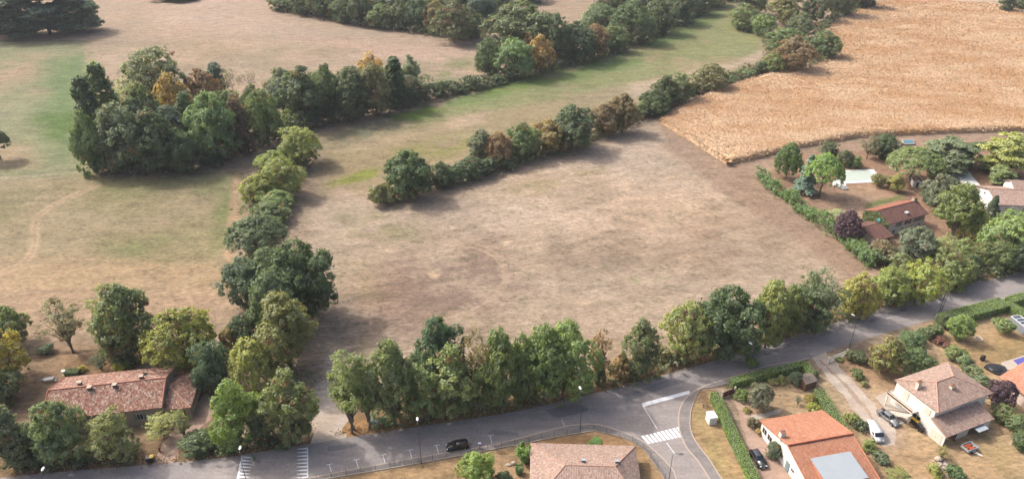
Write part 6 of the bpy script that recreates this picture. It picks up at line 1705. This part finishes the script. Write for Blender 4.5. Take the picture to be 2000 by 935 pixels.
MB().box(-.75,.75,-.05,-.02,.55,1.6).build('board', M_WPAINT, nb); ln = MB()
for i in range(3): ln.box(-.55,.5-.15*i,-.058,-.052,1.32-.2*i,1.36-.2*i)
ln.build('printed_band', plain('blue_print', alb(120,140,190), .6, 0, .1), nb)
def bin_(px, py, lid, label, rz=0.3, s=1.0, grp=None):
    x, y = U(px, py); b_ = empty('wheelie_bin', (x, y, 0), rz, label, 'bin', grp)
    mb = MB(); mb.add([(-.24,-.28,.12),(.24,-.28,.12),(.24,.28,.12),(-.24,.28,.12),(-.30,-.38,1.05),(.30,-.38,1.05),(.30,.36,1.05),(-.30,.36,1.05)], [(3,2,1,0),(4,5,6,7),(0,1,5,4),(1,2,6,5),(2,3,7,6),(3,0,4,7)]); mb.build('body', M_BLACK, b_, .03)
    MB().box(-.33,.33,-.42,.40,1.05,1.13).build('lid', lid, b_, .03)
    for q in (-.24, .24): MB().tube([(q-.04,.32,.12),(q+.04,.32,.12)], .12, 10).build('wheel', M_BLACK, b_)
    b_.scale = (s,)*3; return b_
bin_(291, 902, M_BLACK, 'black-lidded bin at the farmhouse entrance', .2, 1.15)
bin_(299, 900, M_YEL, 'yellow-lidded bin at the farmhouse entrance', .2, 1.15)
for i, (px, py, lid, lb) in enumerate(((1782,826,M_YEL,'yellow-lidded bin furthest back against the white house wall'),(1788,831,M_YEL,'second yellow-lidded bin against the white house wall'),(1793,837,M_BLACK,'black bin beside the yellow-lidded bins at the white wall'),(1798,843,M_BLACK,'black bin nearest the porch of the white house'))):
    bin_(px, py, lid, lb, R(22), 1.1, 'bins at the white house')
x, y = U(313, 882); hy = empty('fire_hydrant', (x, y, 0), 0, 'small red post beside the farmhouse entrance', 'hydrant')
MB().tube([(0,0,0),(0,0,.95)], .16, 10).build('body', plain('red_hydrant', alb(170,40,44), .5, 0, .1), hy); MB().ball((0,0,.98), .19, 10, 6).build('cap', _mats['red_hydrant'], hy)
x, y = U(937, 876); lb_ = empty('litter_bin', (x, y, 0), 0, 'pale lilac box on a post behind the black car', 'post box')
MB().tube([(0,0,0),(0,0,.9)], .04, 6).build('post', M_POLE, lb_); MB().box(-.3,.3,-.2,.2,.9,1.5).build('box', plain('lilac_box', alb(190,190,214), .6, 0, .1), lb_, .03)

# ------------------------------------------------------------------ vehicles
M_TYRE = plain('tyre_rubber', (.012,.012,.013), .85, 0, .2)
M_RIM = plain('alloy_rim', (.35,.35,.36), .35, .7, .1)
M_CGLASS = plain('tinted_car_glass', (.012,.016,.02), .06, 0, .1, 1, .7)
M_HEADL = plain('headlight_glass', alb(235,240,245), .15, 0, .05)
M_TAILL = plain('red_tail_light', (.25,.012,.012), .25, 0, .1)
def wheel(root, x, y, r_=.32):
    w_ = MB().tube([(x,y-.10,r_),(x,y+.10,r_)], r_, 18).build('wheel', M_TYRE, root)
    s = 1 if y > 0 else -1
    MB().tube([(x,y+s*.095,r_),(x,y+s*.112,r_)], r_*.62, 14).build('rim', M_RIM, w_)
def car(name, loc, rz, paint, label, L=4.3, Wd=1.78, H=1.46, style='hatch', cat='car'):
    """x forward"""
    c = empty(name, (loc[0], loc[1], .0), rz, label, cat)
    h, w_ = L/2, Wd/2
    if style == 'van':
        prof = [(-h,.30),(-h,.9),(-h+.03,1.62),(-h+.18,H-.03),(h-1.75,H),(h-1.25,H-.10),(h-.72,1.12),(h-.12,.92),(h,.62),(h-.02,.30),(h-.5,.24),(-h+.4,.24)]
        belt = None
    else:
        tail = .95 if style == 'hatch' else .88
        prof = [(-h,.36),(-h+.02,.62),(-h+.10,tail-.03),(-h+.25,tail),(h-1.25,.95),(h-.35,.80),(h-.06,.64),(h,.40),(h-.05,.27),(-h+.1,.27)]
    mb = MB().sidewall(prof, -w_, w_)
    # pinch the nose and tail in plan
    mb.v = [(x, y*(1-.16*max(0,(abs(x)-h*.72)/(h*.28))**2), z) for x, y, z in mb.v]
    body = mb.build('body', paint, c, .09 if style == 'van' else .08, True, 3)
    if style == 'van':
        g = MB().add([(h-1.22,-w_*.88,H-.14),(h-1.22,w_*.88,H-.14),(h-.70,w_*.93,1.15),(h-.70,-w_*.93,1.15)], [(0,1,2,3)])
        g.v = [(x+.05,y,z+.05) for x,y,z in g.v]; g.build('windscreen', M_CGLASS, c)
        for s in (-1, 1):
            k = MB().add([(h-1.75,s*(w_+.004),1.12),(h-.88,s*(w_+.004),1.12),(h-1.28,s*(w_+.004),H-.22),(h-1.75,s*(w_+.004),H-.22)], [(0,1,2,3) if s < 0 else (3,2,1,0)]); k.build('side_window', M_CGLASS, c)
    else:
        fb, rb = h-1.22, (-h+.12 if style == 'hatch' else -h+.72)
        ft, rt = h-1.92, (-h+.55 if style == 'hatch' else -h+1.35)
        b, t, zb, zt = w_-.09, w_-.27, .90, H-.04
        V = [(fb,-b,zb),(fb,b,zb),(rb,b,zb),(rb,-b,zb),(ft,-t,zt),(ft,t,zt),(rt,t,zt),(rt,-t,zt)]
        MB().add(V, [(0,1,5,4),(1,2,6,5),(2,3,7,6),(3,0,4,7),(4,5,6,7)]).build('windows', M_CGLASS, c, .03)
        MB().add([(ft+.04,-t-.02,zt-.02),(ft+.04,t+.02,zt-.02),(rt-.04,t+.02,zt-.02),(rt-.04,-t-.02,zt-.02),(ft-.05,-t+.06,H),(ft-.05,t-.06,H),(rt+.08,t-.06,H),(rt+.08,-t+.06,H)],
                 [(0,1,5,4),(1,2,6,5),(2,3,7,6),(3,0,4,7),(4,5,6,7),(3,2,1,0)]).build('roof', paint, c, .03, True)
        for s in (-1, 1):
            p = MB()
            for (a, b2) in (((fb,b*s,zb),(ft,t*s,zt)), ((rb,b*s,zb),(rt,t*s,zt)), (((fb+rb)/2-.1,b*s,zb),((ft+rt)/2-.1,t*s,zt))): p.tube([a, b2], .045, 5)
            p.build('pillar', paint, c)
    for s in (-1, 1):
        MB().ball((h-.20, s*(w_-.33), .66 if style != 'van' else .82), (.16,.22,.10), 10, 6).build('headlight', M_HEADL, c)
        MB().box(-h-.005, -h+.10, s*(w_-.28)-.14, s*(w_-.28)+.14, .68, .92 if style != 'van' else 1.25).build('tail_light', M_TAILL, c)
        MB().box(h-1.50, h-1.34, s*(w_+.10)-.09, s*(w_+.10)+.09, .93, 1.06).build('wing_mirror', paint, c)
        for x in (h-.82, -h+.78): wheel(c, x, s*(w_-.08))
    MB().box(h-.03, h+.015, -.26, .26, .40, .50).build('number_plate', M_WPAINT, c); MB().box(-h-.015, -h+.03, -.26, .26, .50, .60).build('number_plate', M_WPAINT, c)
    MB().box(h-.10, h-.005, -.50, .50, .53, .63).build('grille', M_BLACK, c)
    return c
def between(a, b_, z=.6):
    p, q = U(a[0], a[1], z), U(b_[0], b_[1], z)
    return ((p[0]+q[0])/2, (p[1]+q[1])/2), math.atan2(q[1]-p[1], q[0]-p[0])
M_BLK = plain('black_car_paint', (.008,.009,.011), .3, .0, .1, 1, .35, .35)
M_GRY = plain('dark_grey_car_paint', (.045,.045,.052), .28, .3, .1, 1, .5, 1.0)
M_SIL = plain('silver_car_paint', (.22,.225,.24), .28, .4, .06, 1, .5, 1.0)
M_VAN = plain('white_van_paint', (.62,.62,.62), .35, 0, .03, 1, .5, .6)
l, a = between((914,866),(872,873)); car('parked_car', l, a, M_BLK, 'black hatchback parked in the roadside bay above the leafy tree', 4.2, 1.8, 1.55)
l, a = between((1470,877),(1493,913)); car('parked_car', l, a, M_GRY, 'dark grey hatchback on the pinkish gravel drive beside the hedge', 4.2, 1.76, 1.48)
l, a = between((1717,799),(1755,830)); car('parked_car', l, a, M_SIL, 'silver saloon parked beside the concrete terrace of the white house', 4.6, 1.8, 1.44, 'saloon')
l, a = between((1698,824),(1721,862), .8); car('delivery_van', l, a, M_VAN, 'white delivery van parked on the gravel drive', 4.7, 1.85, 1.86, 'van', 'van')
l, a = between((1882,868),(1905,878)); tl = empty('car_trailer', (l[0], l[1], 0), R(22), 'small grey trailer with rusty load in front of the porch', 'trailer')
bx_ = MB(); bx_.box(-1.25,1.25,-.8,.8,.45,.55)
for s in (-1, 1): bx_.box(-1.25,1.25,s*.8-.04,s*.8+.04,.55,.98); bx_.box(s*1.25-.04,s*1.25+.04,-.76,.76,.55,.98)
bx_.build('box', M_GREYM, tl)
rg = np.random.default_rng(5); ld = MB()
for i in range(14): q = (rg.uniform(-.9,.9), rg.uniform(-.5,.5)); ld.ball((q[0],q[1],.68), (.35,.28,.22), 7, 5)
ld.build('load', plain('rusty_load', alb(190,92,56), .9, 0, .35, 2), tl)
for s in (-1, 1): wheel(tl, -.1, s*.95, .30); MB().box(-.5,.3,s*.95-.13,s*.95+.13,.63,.68).build('mudguard', M_STEEL, tl)
MB().tube([(.3,-.85,.42),(.55,-2.3,.40)], .05, 6).tube([(-.3,-.85,.42),(.55,-2.3,.40)], .05, 6).build('drawbar', M_WPAINT, tl)
# motorbike by the stairs
mx, my = U(1762, 803); mo = empty('motorcycle', (mx, my, 0), R(-62), 'black motorcycle parked at the foot of the outside stairs', 'motorcycle')
for x in (-.7, .7):
    wl = MB()
    for i in range(16):
        a0, a1 = i*math.pi/8, (i+1)*math.pi/8
        wl.tube([(x+.28*math.cos(a0),0,.31+.28*math.sin(a0)),(x+.28*math.cos(a1),0,.31+.28*math.sin(a1))], .055, 6, False)
    wl.build('wheel', M_TYRE, mo)
MB().box(-.35,.35,-.14,.14,.28,.62).build('engine', M_STEEL, mo, .04); MB().ball((.15,0,.86), (.32,.17,.15), 10, 6).build('fuel_tank', M_BLK, mo)
MB().box(-.75,-.1,-.13,.13,.78,.86).build('seat', M_BLACK, mo, .03); MB().tube([(.7,0,.31),(.5,0,.95)], .035, 6).tube([(.48,-.33,1.0),(.48,.33,1.0)], .02, 6).build('handlebar', M_STEEL, mo)

# ------------------------------------------------------------------ garden things
def closed_parasol(px, py, mat, label, h=2.6):
    x, y = U(px, py); o = empty('closed_parasol', (x, y, 0), 0, label, 'parasol'); MB().tube([(0,0,0),(0,0,h+.1)], .03, 6).build('pole', M_WOOD, o)
    MB().tube([(0,0,1.0),(0,0,1.3),(0,0,h-.2),(0,0,h)], [.10,.20,.10,.03], 8).build('folded_cloth', mat, o); MB().tube([(0,0,0),(0,0,.1)], .3, 10).build('base', M_STEEL, o)
closed_parasol(289, 716, plain('purple_cloth', alb(128,104,128), .9, 0, .1), 'closed purple parasol in the gap behind the farmhouse')
closed_parasol(349, 733, plain('pink_cloth', alb(216,180,178), .9, 0, .1), 'closed pale pink parasol behind the farmhouse annex')
x, y = U(97, 744); gt = empty('garden_table', (x, y, 0), .3, 'grey garden table on the grass left of the farmhouse', 'table')
MB().box(-.9,.9,-.5,.5,.70,.75).build('table_top', M_GREYM, gt)
for sx in (-.8,.8):
    for sy in (-.4,.4): MB().box(sx-.03,sx+.03,sy-.03,sy+.03,0,.70).build('leg', M_GREYM, gt)
for i, (dx, dy, lb) in enumerate(((-1.5,.1,'grey garden chair left of the grey garden table'),(1.5,-.1,'grey garden chair right of the grey garden table'))):
    gc = empty('garden_chair', (x+dx, y+dy, 0), .3+(math.pi if dx < 0 else 0), lb, 'chair', 'garden chairs')
    MB().box(-.25,.25,-.25,.25,.42,.46).build('seat', M_GREYM, gc); MB().box(.21,.25,-.25,.25,.46,.95).build('backrest', M_GREYM, gc)
    for sx in (-.22,.22):
        for sy in (-.22,.22): MB().box(sx-.02,sx+.02,sy-.02,sy+.02,0,.42).build('leg', M_GREYM, gc)
x, y = U(126, 731); MBp = MB().tube([(0,0,0),(0,0,.15),(0,0,.9),(0,0,1.05)], [.35,.25,.2,.4], 10).build('stone_pedestal', M_WPAINT); MBp.location = (x, y, 0); tag(MBp, 'white stone pedestal beside the clipped green block', 'pedestal')
x, y = U(1918, 703); bq = empty('barbecue', (x, y, 0), .4, 'black covered barbecue alone on the dry lawn', 'barbecue')
MB().box(-.45,.45,-.35,.35,0,1.15).build('cover', M_BLACK, bq, .10); MB().ball((0,0,1.12), (.46,.36,.30), 10, 6).build('hood', M_BLACK, bq)
x, y = U(1911, 661); hr = MB()
for k in range(20):
    a0, a1 = k*math.pi/10, (k+1)*math.pi/10; hr.tube([(.75*math.cos(a0),.75*math.sin(a0),.07),(.75*math.cos(a1),.75*math.sin(a1),.07)], .07, 6, False)
o = hr.build('hose_ring', M_WPAINT); o.location = (x, y, 0); tag(o, 'white ring lying on the dry lawn below the light green tree', 'ring')
def post_t(px, py, label, h=1.9, rz=.6):
    x, y = U(px, py); o = empty('washing_post', (x, y, 0), rz, label, 'washing post'); MB().tube([(0,0,0),(0,0,h)], .05, 6).build('post', M_WPAINT, o); MB().tube([(-.6,0,h-.05),(.6,0,h-.05)], .04, 6).build('cross_bar', M_WPAINT, o)
post_t(1973, 868, 'white T-shaped washing post at the right boundary shrubs'); 
rg = np.random.default_rng(8); rb = MB()
for i in range(26):
    q = U(1836+rg.normal()*9, 915+rg.normal()*9); s = rg.uniform(.15,.45); a = rg.random()*3
    rb.prism([(q[0]+s*math.cos(a+k), q[1]+s*math.sin(a+k)) for k in (0,1.6,3.1,4.7)], 0, rg.uniform(.12,.5))
tag(rb.build('rubbish_heap', plain('grey_rubble', alb(200,186,178), .9, 0, .5, 2.5)), 'heap of pale planks and rubble between two bushes', 'heap')
x, y = U(1832, 898); rk = MB().ball((0,0,.3), (.75,.6,.5), 9, 6).ball((.7,.3,.2), (.4,.4,.3), 8, 5).build('boulder', M_STONE); rk.location = (x, y, 0); tag(rk, 'pale boulder above the rubbish heap', 'boulder')
x, y = U(1003, 905); 
rk = MB().ball((0,0,.2), (.5,.4,.35), 9, 6).ball((-.9,-.3,.1), (.6,.4,.22), 8, 5).build('boulder', M_STONE); rk.location = (x, y, 0); tag(rk, 'pale stones on the dry grass left of the reed plant', 'boulder')
lg = MB()
for i in range(3):
    a = U(1640+i*5, 366+i*2); lg.box(a[0]-.9, a[0]+.9, a[1]-.35, a[1]+.35, .22, .32); lg.box(a[0]+.4,a[0]+.9,a[1]-.35,a[1]+.35,.32,.6)
tag(lg.build('sun_lounger', M_GREYM), 'grey loungers on the corner of the covered pool terrace', 'lounger')
# ------------------------------------------------------------------ the air between here and the far woods
hz = MB().box(-6600, 6600, -6600, 6600, -1.0, 112.0).build('haze', None)
tag(hz, 'thin summer haze over the fields', kind='stuff')
hm = bpy.data.materials.new('haze'); hm.use_nodes = True
hn = hm.node_tree; hn.nodes.remove(hn.nodes['Principled BSDF'])
pv = N(hn, 'ShaderNodeVolumePrincipled')
pv.inputs['Color'].default_value = (.86, .90, 1.0, 1)
pv.inputs['Density'].default_value = 0.00009
pv.inputs['Anisotropy'].default_value = 0.0
hn.links.new(pv.outputs[0], hn.nodes['Material Output'].inputs['Volume'])
hz.data.materials.append(hm)
